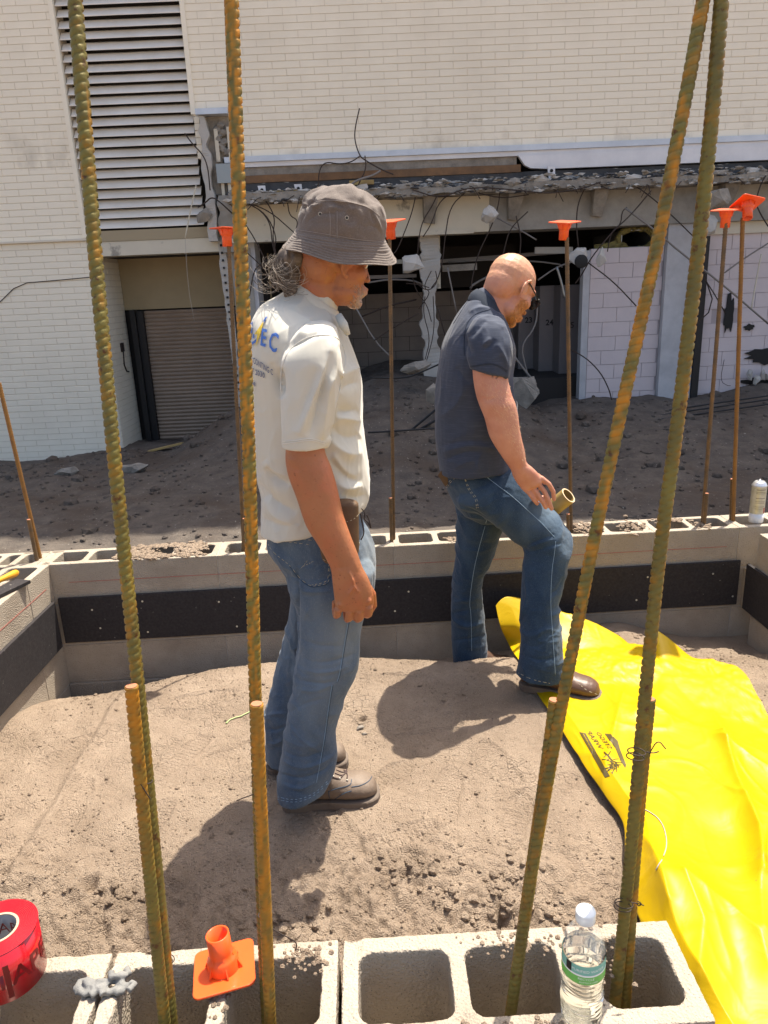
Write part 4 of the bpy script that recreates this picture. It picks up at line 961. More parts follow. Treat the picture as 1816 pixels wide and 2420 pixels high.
def rebar(name, label, path, mt='rebar_steel', rot=0, rust=None, group=None, seed=0, **k):
    t = thing(name, label, 'rebar', tuple(path[0]), group=group)
    m, tr, Sg, A = rebar_mesh(path, rot=rot, seed=seed, **k)
    o = build(m, 'bar', mt, t, smooth=False, fixn=False)
    o.data.polygons.foreach_set('use_smooth', [True]*len(o.data.polygons))
    if mt == 'rebar_steel':
        x = np.zeros(len(m.v)) if rust is None else rust(tr, Sg, A).ravel()
        fattr(o.data, 'rust', x)
    # sawn end
    e = MB(); p = np.array(path[-1]); d = p-np.array(path[-2]); d /= np.linalg.norm(d); r_ = k.get('r', .0083); e.tube([p-d*.0005, p+d*.0012], r_*.99, 14); build(e, 'bar_end', 'rebar_end', t)
    return t
def nb(px, py, Y): return PY(px, py, Y)
GB = lambda px, py, Y: PY(px, py, Y)
def basept(px, py, Y=.96):   # at the wall top and run down into the core
    p = PY(px, py, Y); return p
def down(p, q, z=.22):       # continue line q->p down to z
    p, q = np.array(p), np.array(q); d = (p-q)/abs((p-q)[2]); return p+d*(p[2]-z)
def bar(pts): # pts bottom->top (px,py,Y)
    P = [PY(*p) for p in pts]; return [down(P[0], P[1])]+P
zig = lambda amt, c, w: (lambda tr, Sg, A: np.clip(gauss((A-c+pi) % (2*pi)-pi, w)*(.35+.9*(noise2(Sg*55, A*2, 4)+.5))*amt*1.4-.15+.25*tr, 0, 1))
def below(z): return z
# tall bars: rust heavier where the photo shows it
r1 = lambda tr, Sg, A: np.clip((noise2(Sg*30, A*1.4, 7)-.18)*3, 0, .8)*.6
r2 = lambda tr, Sg, A: np.clip(((Sg-.45)/.5), 0, 1)*np.clip(.10+2.2*noise2(Sg*85, A*2.4, 9)+.25*tr, 0, 1)
r4 = lambda tr, Sg, A: np.clip(((Sg-.55)/.35), 0, 1)*np.clip(gauss(((A-pi*1.3+pi) % (2*pi))-pi, 1.3)*(.6+1.4*noise2(Sg*90, A, 3))*1.6, 0, 1)
r3 = lambda tr, Sg, A: np.clip(((Sg-.35)/.4), 0, 1)*np.clip(.2+1.5*noise2(Sg*60, A*1.2, 5), 0, 1)
rebar('rebar', 'tall olive ribbed bar at the far left front, crossing the louvers', bar([(405, 2400, .94), (330, 1650, .97), (268, 1060, 1.02), (225, 600, 1.07), (190, 160, 1.11), (166, -160, 1.14)]), rot=.3, rust=r1, seed=1)
rebar('rebar', 'short rust topped bar tied to the tall left bar, ends at mid height', bar([(388, 2400, .925), (352, 2050, .935), (324, 1760, .95), (311, 1622, .955)]), rot=1.0, rust=lambda tr, Sg, A: np.clip((Sg-.5)/.25, 0, 1)*.9*(.6+noise2(Sg*70, A, 2)), seed=2)
rebar('rebar', 'tall orange rusted bar crossing the broken pilaster left of the older man', bar([(632, 2430, .965), (616, 2050, .98), (603, 1620, 1.0), (590, 1100, 1.03), (570, 600, 1.07), (551, 100, 1.11), (542, -160, 1.13)]), rot=1.45, rust=r2, seed=3)
rebar('rebar', 'short rusty bar standing before the older man, its sawn top beside his shin', bar([(640, 2430, .93), (624, 2050, .935), (612, 1800, .94), (607, 1664, .945)]), rot=1.45, rust=lambda tr, Sg, A: np.clip(.5+.8*noise2(Sg*70, A*2, 6), 0, 1)*np.clip(Sg/.4, 0, 1), seed=4)
rebar('rebar', 'tall leaning bar right of the young man, crossing his boot', bar([(1207, 2400, .95), (1262, 2030, .965), (1325, 1680, .985), (1393, 1330, 1.01), (1462, 1000, 1.04), (1550, 600, 1.08), (1640, 130, 1.11), (1690, -160, 1.13)]), rot=.7, rust=r3, seed=5)
rebar('rebar', 'short bar with sawn top beside the young man\'s boot', bar([(1215, 2330, .975), (1258, 2030, .985), (1292, 1800, .99), (1311, 1655, .995)]), rot=.4, rust=lambda tr, Sg, A: np.clip(.2+.9*noise2(Sg*60, A, 8), 0, 1), seed=6)
rebar('rebar', 'tall rusty bar farthest right in front, crossing the yellow sheet', bar([(1452, 2385, .96), (1490, 2030, .975), (1525, 1640, 1.0), (1560, 1300, 1.025), (1602, 1000, 1.05), (1650, 600, 1.085), (1686, 250, 1.10), (1718, -160, 1.13)]), rot=2.0, rust=r4, seed=7)
rebar('rebar', 'short bar tied to the tall bar at the far right, behind the water bottle', bar([(1477, 2385, .985), (1500, 2030, .99), (1522, 1780, .995), (1535, 1652, 1.0)]), rot=1.2, rust=lambda tr, Sg, A: np.clip(.1+.9*noise2(Sg*60, A, 18), 0, 1), seed=8)
# thin bar leaning behind the tall left pair at the right: second strand seen beside bar 4 at the top
# tie wires
def tie(label, ring, tail, r=.0009, Y=.95):
    q = MB()
    for (cx, cy, hw) in ring:
        c = PY(cx, cy, Y+.006); rr = hw*.00045
        q.tube([c+np.array([rr*cos(a), rr*.75*sin(a), .004*sin(a*.5)]) for a in np.linspace(0, 2*pi, 20)], r, 5)
    for tl in tail:
        q.tube([PY(x, y, Y-.012) for x, y in smoothline(tl)], r, 5)
    return tag(build(q, 'tie_wire', 'wire_dark', smooth=True), label, 'tie wire')
tie('tie wire round the left pair of bars near the block wall', [(393, 2270, 30), (389, 2276, 30)], [[(368, 2275), (366, 2290), (378, 2297)], [(388, 2310), (396, 2337), (402, 2325)]])
tie('tie wire with loose end round the left pair of bars above the older man\'s shadow', [(342, 1848, 26)], [[(330, 1848), (350, 1880), (356, 1888)]])
tie('tie wire with long pale tail on the rusty bar by the older man\'s boot', [(616, 1862, 22), (617, 1874, 22)], [[(604, 1876), (580, 1884), (560, 1892)], [(620, 1850), (634, 1856), (622, 1868)]])
tie('tie wire with long drooping tail low on the rusty bar', [(626, 2166, 22)], [[(618, 2175), (650, 2200), (695, 2222), (703, 2232), (699, 2244)]], .001)
tie('tie wire sticking out right of the far right bars by the sheet print', [(1505, 1780, 30), (1502, 1792, 30)], [[(1528, 1777), (1545, 1780), (1558, 1776)], [(1535, 1781), (1555, 1747), (1574, 1770)]])
tie('tie wire with small loop right of the far right bars above the bottle', [(1475, 2138, 32), (1472, 2146, 32)], [[(1495, 2133), (1512, 2136), (1522, 2140)], [(1506, 2136), (1510, 2142), (1518, 2136), (1508, 2130)]])
# far bars along the back wall, with dowels
def farbar(label, base, top, mt, Y=3.22, r=.0080, seed=0, rot=0): 
    Y = 3.209+.0366*((base[0]-908)/1747*3.45+1.512)+(Y-3.22); P = [PY(base[0], base[1], Y), PY(top[0], top[1], Y)]; return rebar('rebar', label, [down(P[0], P[1], .25)]+P, mt=mt, step=.0028, n=10, r=r, seed=seed, rot=rot)
farbar('slim capped bar on the back wall left of the older man', (577, 1300), (541, 578), 'rebar_far', seed=11)
farbar('slim dark bar on the back wall between the two men', (931, 1275), (921, 565), 'rebar_far', seed=12)
farbar('slim bar on the back wall before the lockers and the tan tube', (1350, 1258), (1340, 562), 'rebar_far', seed=13)
farbar('slim grey bar on the back wall, left of the two right-hand capped bars', (1660, 1243), (1716, 528), 'rebar_far', seed=14)
farbar('slim orange bar on the back wall, rightmost capped one', (1733, 1232), (1756, 515), 'rebar_orange', seed=15)
farbar('slim leaning bar at the left corner of the back wall', (97, 1325), (-2, 905), 'rebar_orange', seed=16)
farbar('short dowel beside the slim bar left of the older man', (575, 1300), (578, 1226), 'rebar_far', Y=3.19, seed=17)
farbar('short dowel beside the slim bar between the two men', (926, 1275), (923, 1177), 'rebar_far', Y=3.19, seed=18)
farbar('short dowel beside the bar before the lockers', (1343, 1258), (1343, 1215), 'rebar_far', Y=3.19, seed=19)
farbar('short dowel in the back wall right of the far right front bars', (1664, 1243), (1671, 1166), 'rebar_far', Y=3.19, seed=20)
farbar('short dowel beside the rightmost orange bar', (1728, 1232), (1731, 1132), 'rebar_far', Y=3.24, seed=21)
farbar('short dowel beside the leaning bar at the left corner', (88, 1325), (68, 1228), 'rebar_far', Y=3.19, seed=22)

# orange bar caps
def cap_thing(label, pos, R3, group='orange rebar caps'):
    t = thing('rebar_protector', label, 'rebar cap', tuple(pos), group=group)
    M = Matrix.Translation(Vector(pos)) @ R3.to_4x4()
    b = MB(); s = .052; rr = roundrect(-s, s, -s, s, .012, 4)
    b.rings([[(x, y, 0) for x, y in rr], [(x, y, .0045) for x, y in rr]]); b.v = [tuple(M @ Vector(v)) for v in b.v]
    o = build(b, 'plate', 'orange_plastic', t); evald(o, [('BEVEL', dict(width=.0012, segments=2))])
    b = MB(); b.lathe((0, 0, 0), [(.027, -.0005), (.0262, -.020), (.0240, -.024), (.0205, -.027), (.0200, -.034), (.0198, -.068), (.0172, -.068), (.0172, -.012)], 28, cap=False)
    b.v = [tuple(M @ Vector(v)) for v in b.v]; build(b, 'socket', 'orange_plastic', t, smooth=True)
    b = MB()
    for k in range(6):
        a = 2*pi*k/6+.3; Mr = Matrix.Rotation(a, 4, 'Z'); b.add([tuple(M @ Mr @ Vector(p)) for p in ((.0175, -.0012, -.036), (.0335, -.0012, -.002), (.0175, -.0012, -.002), (.0175, .0012, -.036), (.0335, .0012, -.002), (.0175, .0012, -.002))], [(0, 1, 2), (3, 5, 4), (0, 3, 4, 1), (1, 4, 5, 2), (0, 2, 5, 3)])
    o = build(b, 'rib', 'orange_plastic', t); o['kind'] = 'stuff'
    return t
def Rxyz(rx, ry, rz): return (Matrix.Rotation(radians(rz), 3, 'Z') @ Matrix.Rotation(radians(ry), 3, 'Y') @ Matrix.Rotation(radians(rx), 3, 'X'))
for px, py, rx, ry, rz, lab in ((535, 541, 1, 1, 45, 'orange cap on the bar at the broken pilaster, partly behind the tall rusty bar'), (921, 524, 3, -10, 50, 'orange cap beside the older man\'s hat brim'), (1335, 526, 7, -6, 45, 'orange cap over the lockers, tilted with its plate up'),
                                 (1718, 497, 4, -7, 45, 'orange cap on the grey bar, left of the two at the right'), (1766, 482, -28, 12, 8, 'rightmost orange cap, tipped so its underside faces the viewer')):
    p = PY(px, py, 3.209+.0366*((px-908)/1747*3.45+1.512)); cap_thing(lab, p, Rxyz(rx, ry, rz))
# cap lying upside down on the near wall
p = PZ(531, 2292, .466); cap_thing('orange rebar cap lying upside down on the near block wall', p+np.array([0, 0, .006]), Rxyz(180-5, -4, 12))

# ------------------------------------------------------------------ water bottle
bp_ = PZ(1373, 2398, TOP); bt = thing('water_bottle', 'clear plastic water bottle with green label and white cap on the near block wall', 'bottle', tuple(bp_))
prof = [(.004, .004), (.020, .0015), (.029, .002), (.0315, .006), (.032, .012)]
z = .014
while z < .092: prof += [(.0322, z), (.0305, z+.0035), (.0325, z+.007)]; z += .0085
prof += [(.0318, .098), (.0318, .132), (.0326, .136)]
for z_, r_ in ((.142, .0322), (.148, .0318), (.155, .030), (.162, .0268), (.168, .0235), (.174, .0195), (.180, .0155), (.186, .0130), (.198, .0128)): prof.append((r_, z_))
N_ = 48
def bottle_rings(pf, wob=.0007):
    R = []
    for r, z in pf: R.append([(bp_[0]+(r+wob*sin(3*2*pi*k/N_+z*160)+wob*.8*sin(2*2*pi*k/N_-z*90))*cos(2*pi*k/N_), bp_[1]+(r+wob*sin(3*2*pi*k/N_+z*160)+wob*.8*sin(2*2*pi*k/N_-z*90))*sin(2*pi*k/N_), bp_[2]+z) for k in range(N_)])
    return R
q = MB(); q.rings(bottle_rings([a for a in prof if a[1] < .141])); build(q, 'water', 'water', bt, smooth=True)
q = MB(); q.rings(bottle_rings([(a[0]+.0004, a[1]) for a in prof if a[1] > .137]), cap=False); build(q, 'shoulder', 'clear_plastic', bt, smooth=True, fixn=False)
q = MB(); q.lathe(bp_, [(.0145, .190), (.0150, .192), (.0150, .206), (.0138, .2085), (.002, .2088)], 30); build(q, 'bottle_cap', 'cap_white', bt, smooth=True)
def band(z0, z1, r, name, m, a0=0, a1=2*pi, n=48): 
    q = MB(); R = [[(bp_[0]+r*cos(a), bp_[1]+r*sin(a), bp_[2]+z) for a in np.linspace(a0, a1, n)] for z in np.linspace(z0, z1, 5)]
    q.rings(R, cap=False, close=False); return build(q, name, m, bt, smooth=True, fixn=False)
lb = band(.116, .134, .0331, 'label', 'label_teal'); band(.099, .116, .0331, 'label', 'label_green'); band(.114, .1172, .0333, 'label_stripe', 'white_print')
band(.117, .133, .0334, 'label_logo', 'ink', radians(205), radians(222), 8)
def wraptext(txt, size, z, ac, name='label_text', m='white_print', bold=.0):
    me = text_mesh(txt, size, bold); xs = [v.co.x for v in me.vertices]; w = max(xs); r = .0336
    for v in me.vertices:
        a = ac+(v.co.x-w/2)/r; v.co = Vector((bp_[0]+r*cos(a), bp_[1]+r*sin(a), bp_[2]+z+v.co.y))
    me.name = name; link(name, me, m, bt)
wraptext('PURIFIED WATER', .0068, .1225, radians(268)); wraptext('RECYCLE', .0062, .108, radians(262)); wraptext('BOTTLE & LABEL', .004, .1025, radians(270))

# ------------------------------------------------------------------ roll of red tape
tc_ = PZ(-6, 2192, .562); tc_[2] = .46; tt = thing('tape_roll', 'roll of red tape standing on its side on the near wall at the left edge', 'tape roll', tuple(tc_))
RT, RI, HT = .0625, .0335, .100
q = MB(); q.lathe(tc_, [(RI, 0), (RT, 0), (RT, HT), (RI+.0005, HT)], 72, cap=False); o = build(q, 'tape', 'red_tape', tt, fixn=True); 
o.data.polygons.foreach_set('use_smooth', [abs(p.normal.z) < .5 for p in o.data.polygons])
q = MB(); 
for k in range(11): 
    r = RI+.003+k*.0026; q.rings([[(tc_[0]+(r+dr)*cos(a), tc_[1]+(r+dr)*sin(a), HT+.46+dz) for a in np.linspace(0, 2*pi, 64, endpoint=False)] for dr, dz in ((0, .0001), (.0008, .0011), (.0016, .0001))], cap=False)
o = build(q, 'tape_layers', 'red_tape_side', tt, fixn=False); o['kind'] = 'stuff'
q = MB(); q.lathe(tc_, [(RI-.0035, .002), (RI, .002), (RI, HT-.0005), (RI-.0035, HT-.0005)], 60, cap=False); q.f += [(0, 60, 61, 1)]; build(q, 'cardboard_core', 'tape_core', tt, fixn=True)
q = MB(); q.lathe(tc_, [(RI-.0037, HT-.0003), (RI+.0004, HT-.0003), (RI+.0004, HT+.0008), (RI-.0037, HT+.0008)], 60, cap=False); build(q, 'core_rim', 'tape_core_edge', tt)
def cyltext(txt, size, z, ac, r, cx, name, m, parent, flip=1, bold=0, rotz=0):
    me = text_mesh(txt, size, bold); xs = [v.co.x for v in me.vertices]; w = max(xs)
    for v in me.vertices:
        u, h = v.co.x-w/2, v.co.y
        if rotz: u, h = -h, u
        a = ac+flip*u/r; v.co = Vector((cx[0]+r*cos(a), cx[1]+r*sin(a), cx[2]+z+h))
    me.name = name; return link(name, me, m, parent)
cyltext('TAPE', .048, .03, radians(-30), RT+.0006, tc_, 'printed_text', 'tape_print', tt, 1, .0006)
q = MB(); R = [[(tc_[0]+(RT+.0004)*cos(a), tc_[1]+(RT+.0004)*sin(a), tc_[2]+z) for a in np.linspace(radians(-62), radians(-54), 5)] for z in (.008, .075)]; q.rings(R, cap=False, close=False); build(q, 'printed_bar', 'tape_print', tt, fixn=False)
cyltext('TAPE', .030, .062, radians(95), RI-.0042, tc_, 'core_text', 'tape_print', tt, -1)

# ------------------------------------------------------------------ small things on the walls
# putty-like rag at the joint between the two left blocks
q = MB(); c = PZ(245, 2337, TOP+.008)
for i in range(13):
    a = c+np.array([random.uniform(-.042, .042), random.uniform(-.014, .014), random.uniform(-.004, .006)]); pts = [a]
    for k in range(6): pts.append(pts[-1]+np.array([random.uniform(-.012, .012), random.uniform(-.010, .010), random.uniform(-.003, .004)]))
    q.tube(pts, [random.uniform(.005, .0075) for _ in pts], 7)
o = build(q, 'dried_caulk', 'putty'); remesh(o, .0018, 5); tag(o, 'crumpled white-grey lump of caulk over the joint of the near left blocks', 'caulk')
# spray can on the back wall
cp = PY(1788, 1216, 3.30); cp[2] = TOP; sc = thing('spray_can', 'used spray can with yellow label standing on the back wall at the right', 'spray can', tuple(cp))
q = MB(); q.lathe(cp, [(.031, 0), (.0325, .003), (.0325, .045)], 32, cap=True); build(q, 'can_base', 'can_white', sc, smooth=True)
q = MB(); q.lathe(cp, [(.0326, .045), (.0326, .172)], 32, cap=False); build(q, 'can_label', 'can_body', sc, smooth=True)
q = MB(); q.lathe(cp, [(.0326, .172), (.034, .174), (.034, .179), (.031, .182), (.026, .192), (.019, .198), (.017, .1965), (.012, .1965), (.0115, .200), (.004, .201), (.0035, .206), (.0005, .206)], 32); build(q, 'can_top', 'can_metal', sc, smooth=True)
for z_, h_ in ((.160, .004), (.150, .002), (.143, .002), (.120, .003), (.105, .002), (.098, .002), (.08, .002), (.07, .002)):
    q = MB(); R = [[(cp[0]+.0329*cos(a), cp[1]+.0329*sin(a), cp[2]+z) for a in np.linspace(radians(225), radians(300), 12)] for z in (z_, z_+h_)]; q.rings(R, cap=False, close=False); build(q, 'print_line', 'wire_grey', sc, fixn=False)
q = MB(); R = [[(cp[0]+.0329*cos(a), cp[1]+.0329*sin(a), cp[2]+z) for a in np.linspace(radians(296), radians(318), 6)] for z in (.05, .075)]; q.rings(R, cap=False, close=False); build(q, 'red_mark', 'red_chalk', sc, fixn=False)
# hammer and board scrap on the left wall
hm = thing('hammer', 'hammer with yellow wooden handle lying on the left block wall at the edge', 'hammer', tuple(PZ(0, 1365, TOP)))
A = PZ(42, 1352, TOP+.03); B = PZ(-60, 1398, TOP+.035); d = (B-A)/np.linalg.norm(B-A)
q = MB(); q.tube([A, A+d*.006, A+d*.02, A+d*.05, A+d*.09, A+d*.2, A+d*.3], [.009, .0135, .0155, .0135, .0115, .011, .010], 14); build(q, 'handle', 'handle_yellow', hm, smooth=True)
q = MB(); c = A+d*.3; q.ell(c, (.02, .055, .018)); q.tube([c+np.array([0, -.08, 0]), c+np.array([0, -.04, 0])], .016, 12); build(q, 'head', 'steel', hm, smooth=True)
A = PZ(46, 1370, TOP+.008); q = MB(); M = Matrix.Translation(Vector(PZ(-30, 1415, TOP+.009))) @ Matrix.Rotation(radians(70), 4, 'Z')
q.box(-.13, .19, -.035, .035, -.007, .007, M); tag(build(q, 'board_scrap', 'bitumen_board'), 'strip of black board lying on the left wall under the hammer', 'board')
# stones, string
for i, (px, py, r, lab) in enumerate(((851, 1716, .012, 'larger of two small stones right of the older man\'s knee'), (862, 1729, .008, 'smaller of two small stones right of the older man\'s knee'))):
    p = PZ(px, py, float(hz(.0, 2.1))+.006); p[2] = float(hz(p[0], p[1]))+r*.4; chunk(p, r, 7+i, 'stone', 'stone', None, (1.5, 1, .7), .1, lab, 'stone')
pts = [(536, 1717), (545, 1708), (560, 1703), (580, 1697), (604, 1681)]; q = MB()
P = [PZ(x, y, .0) for x, y in smoothline(pts)]; 
for p in P: p[2] = float(hz(p[0], p[1]))+.004
q.tube(P, [.0035]*3+[.0022]*(len(P)-3), 6); tag(build(q, 'plastic_strip', 'leaf', smooth=True), 'pale green plastic strip lying on the dirt left of the older man\'s leg', 'strip')

# ------------------------------------------------------------------ yellow sheet
rows = [[(1172, 1432, 'Y', 3.09), (1198, 1411, 'Y', 3.12), (1250, 1420, 'Y', 3.12), (1326, 1446, 'Y', 3.10), (1395, 1467, 'Y', 3.06), (1460, 1500, 'Y', 2.99), (1513, 1535, 'Y', 2.93), (1549, 1489, 'Y', 2.90), (1645, 1558, 'Y', 2.80), (1728, 1572, 'Y', 2.72), (1750, 1613, 'Y', 2.66)],
        [(1183, 1480, 'Y', 3.03), (1230, 1480, 'Y', 3.02), (1290, 1500, 'Y', 2.98), (1350, 1520, 'Y', 2.92), (1410, 1545, 'Y', 2.84), (1470, 1570, 'Y', 2.78), (1530, 1580, 'Y', 2.74), (1575, 1560, 'Y', 2.74), (1665, 1615, 'Y', 2.66), (1745, 1640, 'Y', 2.56), (1816, 1713, 'Y', 2.36)],
        [(1199, 1516, .0, 0), (1880, 1800, .0, 0)], [(1226, 1567, .0, 0), (1960, 1880, .0, 0)], [(1262, 1630, .0, 0), (2050, 1960, .0, 0)], [(1305, 1690, .0, 0), (2130, 2040, .0, 0)],
        [(1378, 1805, .0, 0), (2250, 2160, .0, 0)], [(1422, 1871, .0, 0), (2340, 2260, .0, 0)], [(1471, 1942, .0, 0), (2440, 2360, .0, 0)], [(1478, 2024, .0, 0), (2560, 2480, .0, 0)],
        [(1496, 2130, .0, 0), (2700, 2640, .0, 0)], [(1560, 2290, .0, 0), (2860, 2820, .0, 0)], [(1660, 2430, .0, 0), (3000, 3050, .0, 0)], [(1790, 2640, .0, 0), (3200, 3400, .0, 0)]]
NU = 11; ctrl = []
for j, rw in enumerate(rows):
    if len(rw) == NU: ctrl.append([PY(a, b_, e) for a, b_, _, e in rw])
    else:
        A = PZ(rw[0][0], rw[0][1], .02); B = PZ(rw[1][0], rw[1][1], .02); ctrl.append([A+(B-A)*(i/(NU-1))**1.15 for i in range(NU)])
ctrl = np.array(ctrl)
def upsample(A, axis, n):
    A = np.moveaxis(A, axis, 0); m = A.shape[0]; t = np.linspace(0, m-1, n); i = np.clip(np.floor(t).astype(int), 0, m-2); f = (t-i).reshape(-1, 1, 1)
    p0 = A[np.clip(i-1, 0, m-1)]; p1 = A[i]; p2 = A[i+1]; p3 = A[np.clip(i+2, 0, m-1)]
    r = .5*((2*p1)+(-p0+p2)*f+(2*p0-5*p1+4*p2-p3)*f*f+(-p0+3*p1-3*p2+p3)*f**3); return np.moveaxis(r, 0, axis)
G = upsample(upsample(ctrl, 0, 300), 1, 220)
X, Y_, Z = G[..., 0], G[..., 1], G[..., 2]
jj = np.linspace(0, 13, 300)[:, None]*np.ones((1, 220)); fade = np.clip((jj-1.2)/1.5, 0, 1)
edge = np.clip(np.linspace(0, 1, 220)[None, :]*np.ones((300, 1))/.10, 0, 1)
SX, SY = pxof(np.stack([X, Y_, Z*0+.02], -1))
bul = .035*(noise2(X*1.6+3, Y_*1.3, 200)+.35) + .012*noise2(X*4.5, Y_*3.5, 201)
def foldline(pts, w, a, sharp=True):
    P = np.array([PZ(x, y, .04)[:2] for x, y in pts]); d = np.full(X.shape, 9.)
    for (ax, ay), (bx, by) in zip(P[:-1], P[1:]):
        t = np.clip(((X-ax)*(bx-ax)+(Y_-ay)*(by-ay))/((bx-ax)**2+(by-ay)**2), 0, 1); d = np.minimum(d, np.hypot(X-ax-t*(bx-ax), Y_-ay-t*(by-ay)))
    return a*(np.exp(-d/w) if sharp else gauss(d, w))
bul = bul + foldline([(1500, 1960), (1545, 2060), (1575, 2180)], .035, .035) + foldline([(1612, 2125), (1660, 2230), (1640, 2420)], .08, .055) + foldline([(1612, 2125), (1720, 2180), (1790, 2250), (1816, 2330)], .06, .03)
bul = bul + foldline([(1650, 1560), (1700, 1720), (1740, 1860), (1790, 1990), (1800, 2100)], .03, .04) + foldline([(1640, 1570), (1500, 1700)], .05, .03) + foldline([(1480, 1620), (1420, 1860)], .02, .018)
bul = bul + foldline([(1816, 1960), (1790, 2080), (1800, 2240)], .09, .05) - foldline([(1740, 2000), (1760, 2200), (1740, 2420)], .09, .03, False) + foldline([(1700, 1760), (1816, 1830)], .03, .02)
lift = .03+.01*jj*fade*.6
Zn = Z + (bul*.8+lift*.35)*fade*edge
Zmin = hz(np.clip(X, -1.5, 1.7), np.clip(Y_, 1.0, 3.2)) + .012+.004*edge; inside = (Y_ > 1.08) & (jj > .25)
Zn = np.where(inside, np.maximum(Zn, Zmin), Zn)
# keep clear of the near wall end: drape downwards beside it
V = np.stack([X, Y_, Zn], -1)
_w1 = noise2(X*7+2*noise2(X*3, Y_*3, 5), Y_*6, 78); _w2 = noise2(X*15+2*noise2(X*5, Y_*5, 6), Y_*9, 77)
V[..., 2] += .0045*np.clip(1-np.abs(_w1)*7, 0, 1)**1.5 + .0016*np.clip(1-np.abs(_w2)*6, 0, 1)**1.5
V[..., 1] -= (1-fade)*.012*noise2(X*9, Z*9, 79)
nr, nc = X.shape; me = bpy.data.meshes.new('yellow_sheet'); i = np.arange((nr-1)*(nc-1)); r = i//(nc-1); c = i % (nc-1); a = r*nc+c; F = np.stack([a, a+1, a+nc+1, a+nc], -1)
me.vertices.add(nr*nc); me.vertices.foreach_set('co', V.reshape(-1)); me.loops.add(F.size); me.loops.foreach_set('vertex_index', F.ravel()); me.polygons.add(len(F)); me.polygons.foreach_set('loop_start', np.arange(0, F.size, 4)); me.update(calc_edges=True)
me.polygons.foreach_set('use_smooth', [True]*len(F)); me.flip_normals()
sheet = thing('plastic_sheet', 'big glossy yellow plastic sheet draped over the pit floor and up the back wall', 'plastic sheet', (.9, 2, 0))
so_ = link('sheet', me, 'yellow_sheet', sheet); st_ = bvh(so_)
evald(so_, [('SOLIDIFY', dict(thickness=.0012, offset=-1))])
# print on the sheet, seen from its back so the letters are mirrored
def zp(x, y): return (1360+x/3.640, 1700+y/3.640)
def quadpx(pts): return ([zp(*p) for p in pts], [tuple(range(len(pts)))])
deco = [quadpx([(36, 112), (88, 122), (300, 490), (258, 502)]), quadpx([(255, 125), (308, 130), (365, 190), (385, 260), (438, 395), (430, 420), (385, 350), (345, 250), (330, 200)])]
decal(st_, deco, 'printed_bar', 'sheet_ink', sheet)
def mtext(txt, size, org, u, v): # org, u (baseline dir), v (up dir) in zoom px
    return text_px(txt, size, zp(*org), (u[0], u[1]), (v[0], v[1]), .02)
decal(st_, [mtext('STEGO', 15, (286, 254), (-.66, -.84), (1.0, .02)), mtext('WRAP', 17, (204, 254), (-.64, -.86), (1.0, .02))], 'printed_text', 'sheet_ink', sheet)
decal(st_, [mtext('THE ENDURING VAPOR BARRIER', 3.2, (150, 276), (-.50, -.86), (.84, -.2))], 'printed_text', 'yellow_sheet', sheet, .0025)
tree = MB()
surfline(st_, [zp(300, 420), zp(320, 370), zp(290, 320), zp(250, 285)], .003, tree); surfline(st_, [zp(320, 370), zp(270, 350), zp(232, 345)], .0018, tree)
for k in range(26):
    a = radians(random.uniform(-40, 150)); x0, y0 = 320+random.uniform(-30, 30), 385+random.uniform(-30, 30)
    surfline(st_, [zp(x0, y0), zp(x0+28*cos(a), y0+28*sin(a)), zp(x0+62*cos(a+.3), y0+58*sin(a+.3))], .0012, tree)
for k in range(10):
    x0, y0 = 285+random.uniform(-25, 20), 320+random.uniform(-30, 30); surfline(st_, [zp(x0, y0), zp(x0+random.uniform(-30, 30), y0+random.uniform(-30, 20))], .0016, tree)
build(tree, 'tree_emblem', 'sheet_ink', sheet)
wl = MB(); surfline(st_, [zp(570, 770), zp(640, 800), zp(720, 860), zp(770, 950), zp(790, 1070), zp(770, 1160), zp(700, 1300)], .0016, wl, .002); o = build(wl, 'cord', 'mortar', smooth=True); tag(o, 'thin pale cord curving over the yellow sheet right of the front bars', 'cord')
# ------------------------------------------------------------------ people
def ring(xl, yl, xr, yr, Y, rd, n=28, pw=2.0, dy=0.0):
    A = PY(xl, yl, Y); B = PY(xr, yr, Y+dy); c = (A+B)/2; u = (B-A)/2; uh = u/np.linalg.norm(u); v = np.array([0, 1., 0]); v = v-uh*(uh@v); v = v/np.linalg.norm(v)*rd
    out = []
    for k in range(n):
        a = 2*pi*k/n; ca, sa = cos(a), sin(a); e = 2/pw; out.append(tuple(c+u*(abs(ca)**e*(1 if ca >= 0 else -1))+v*(abs(sa)**e*(1 if sa >= 0 else -1))))
    return out
def loft(mb, rows, round0=True, round1=True, n=28, pw=2.0):
    """rows (xl,yl,xr,yr,Y,rd); subdivided smoothly"""
    A = np.array([r[:6] for r in rows], float); m = len(A); T = np.linspace(0, m-1, (m-1)*5+1); i = np.clip(T.astype(int), 0, m-2); f = (T-i)[:, None]
    p0 = A[np.clip(i-1, 0, m-1)]; p1 = A[i]; p2 = A[i+1]; p3 = A[np.clip(i+2, 0, m-1)]
    B = .5*((2*p1)+(-p0+p2)*f+(2*p0-5*p1+4*p2-p3)*f*f+(-p0+3*p1-3*p2+p3)*f**3)
    R = [ring(*b, n=n, pw=pw) for b in B]
    def capr(R0, R1):
        a = np.array(R0); c = a.mean(0); d = c-np.array(R1).mean(0); d /= np.linalg.norm(d)+1e-9; w = np.min(np.linalg.norm(a-c, axis=1)); return [[tuple(c+(p-c)*k+d*w*h) for p in a] for k, h in ((.85, .35), (.55, .6), (.2, .72))]
    if round0: R = capr(R[0], R[1])[::-1]+R
    if round1: R = R+capr(R[-1], R[-2])
    mb.rings(R); return mb
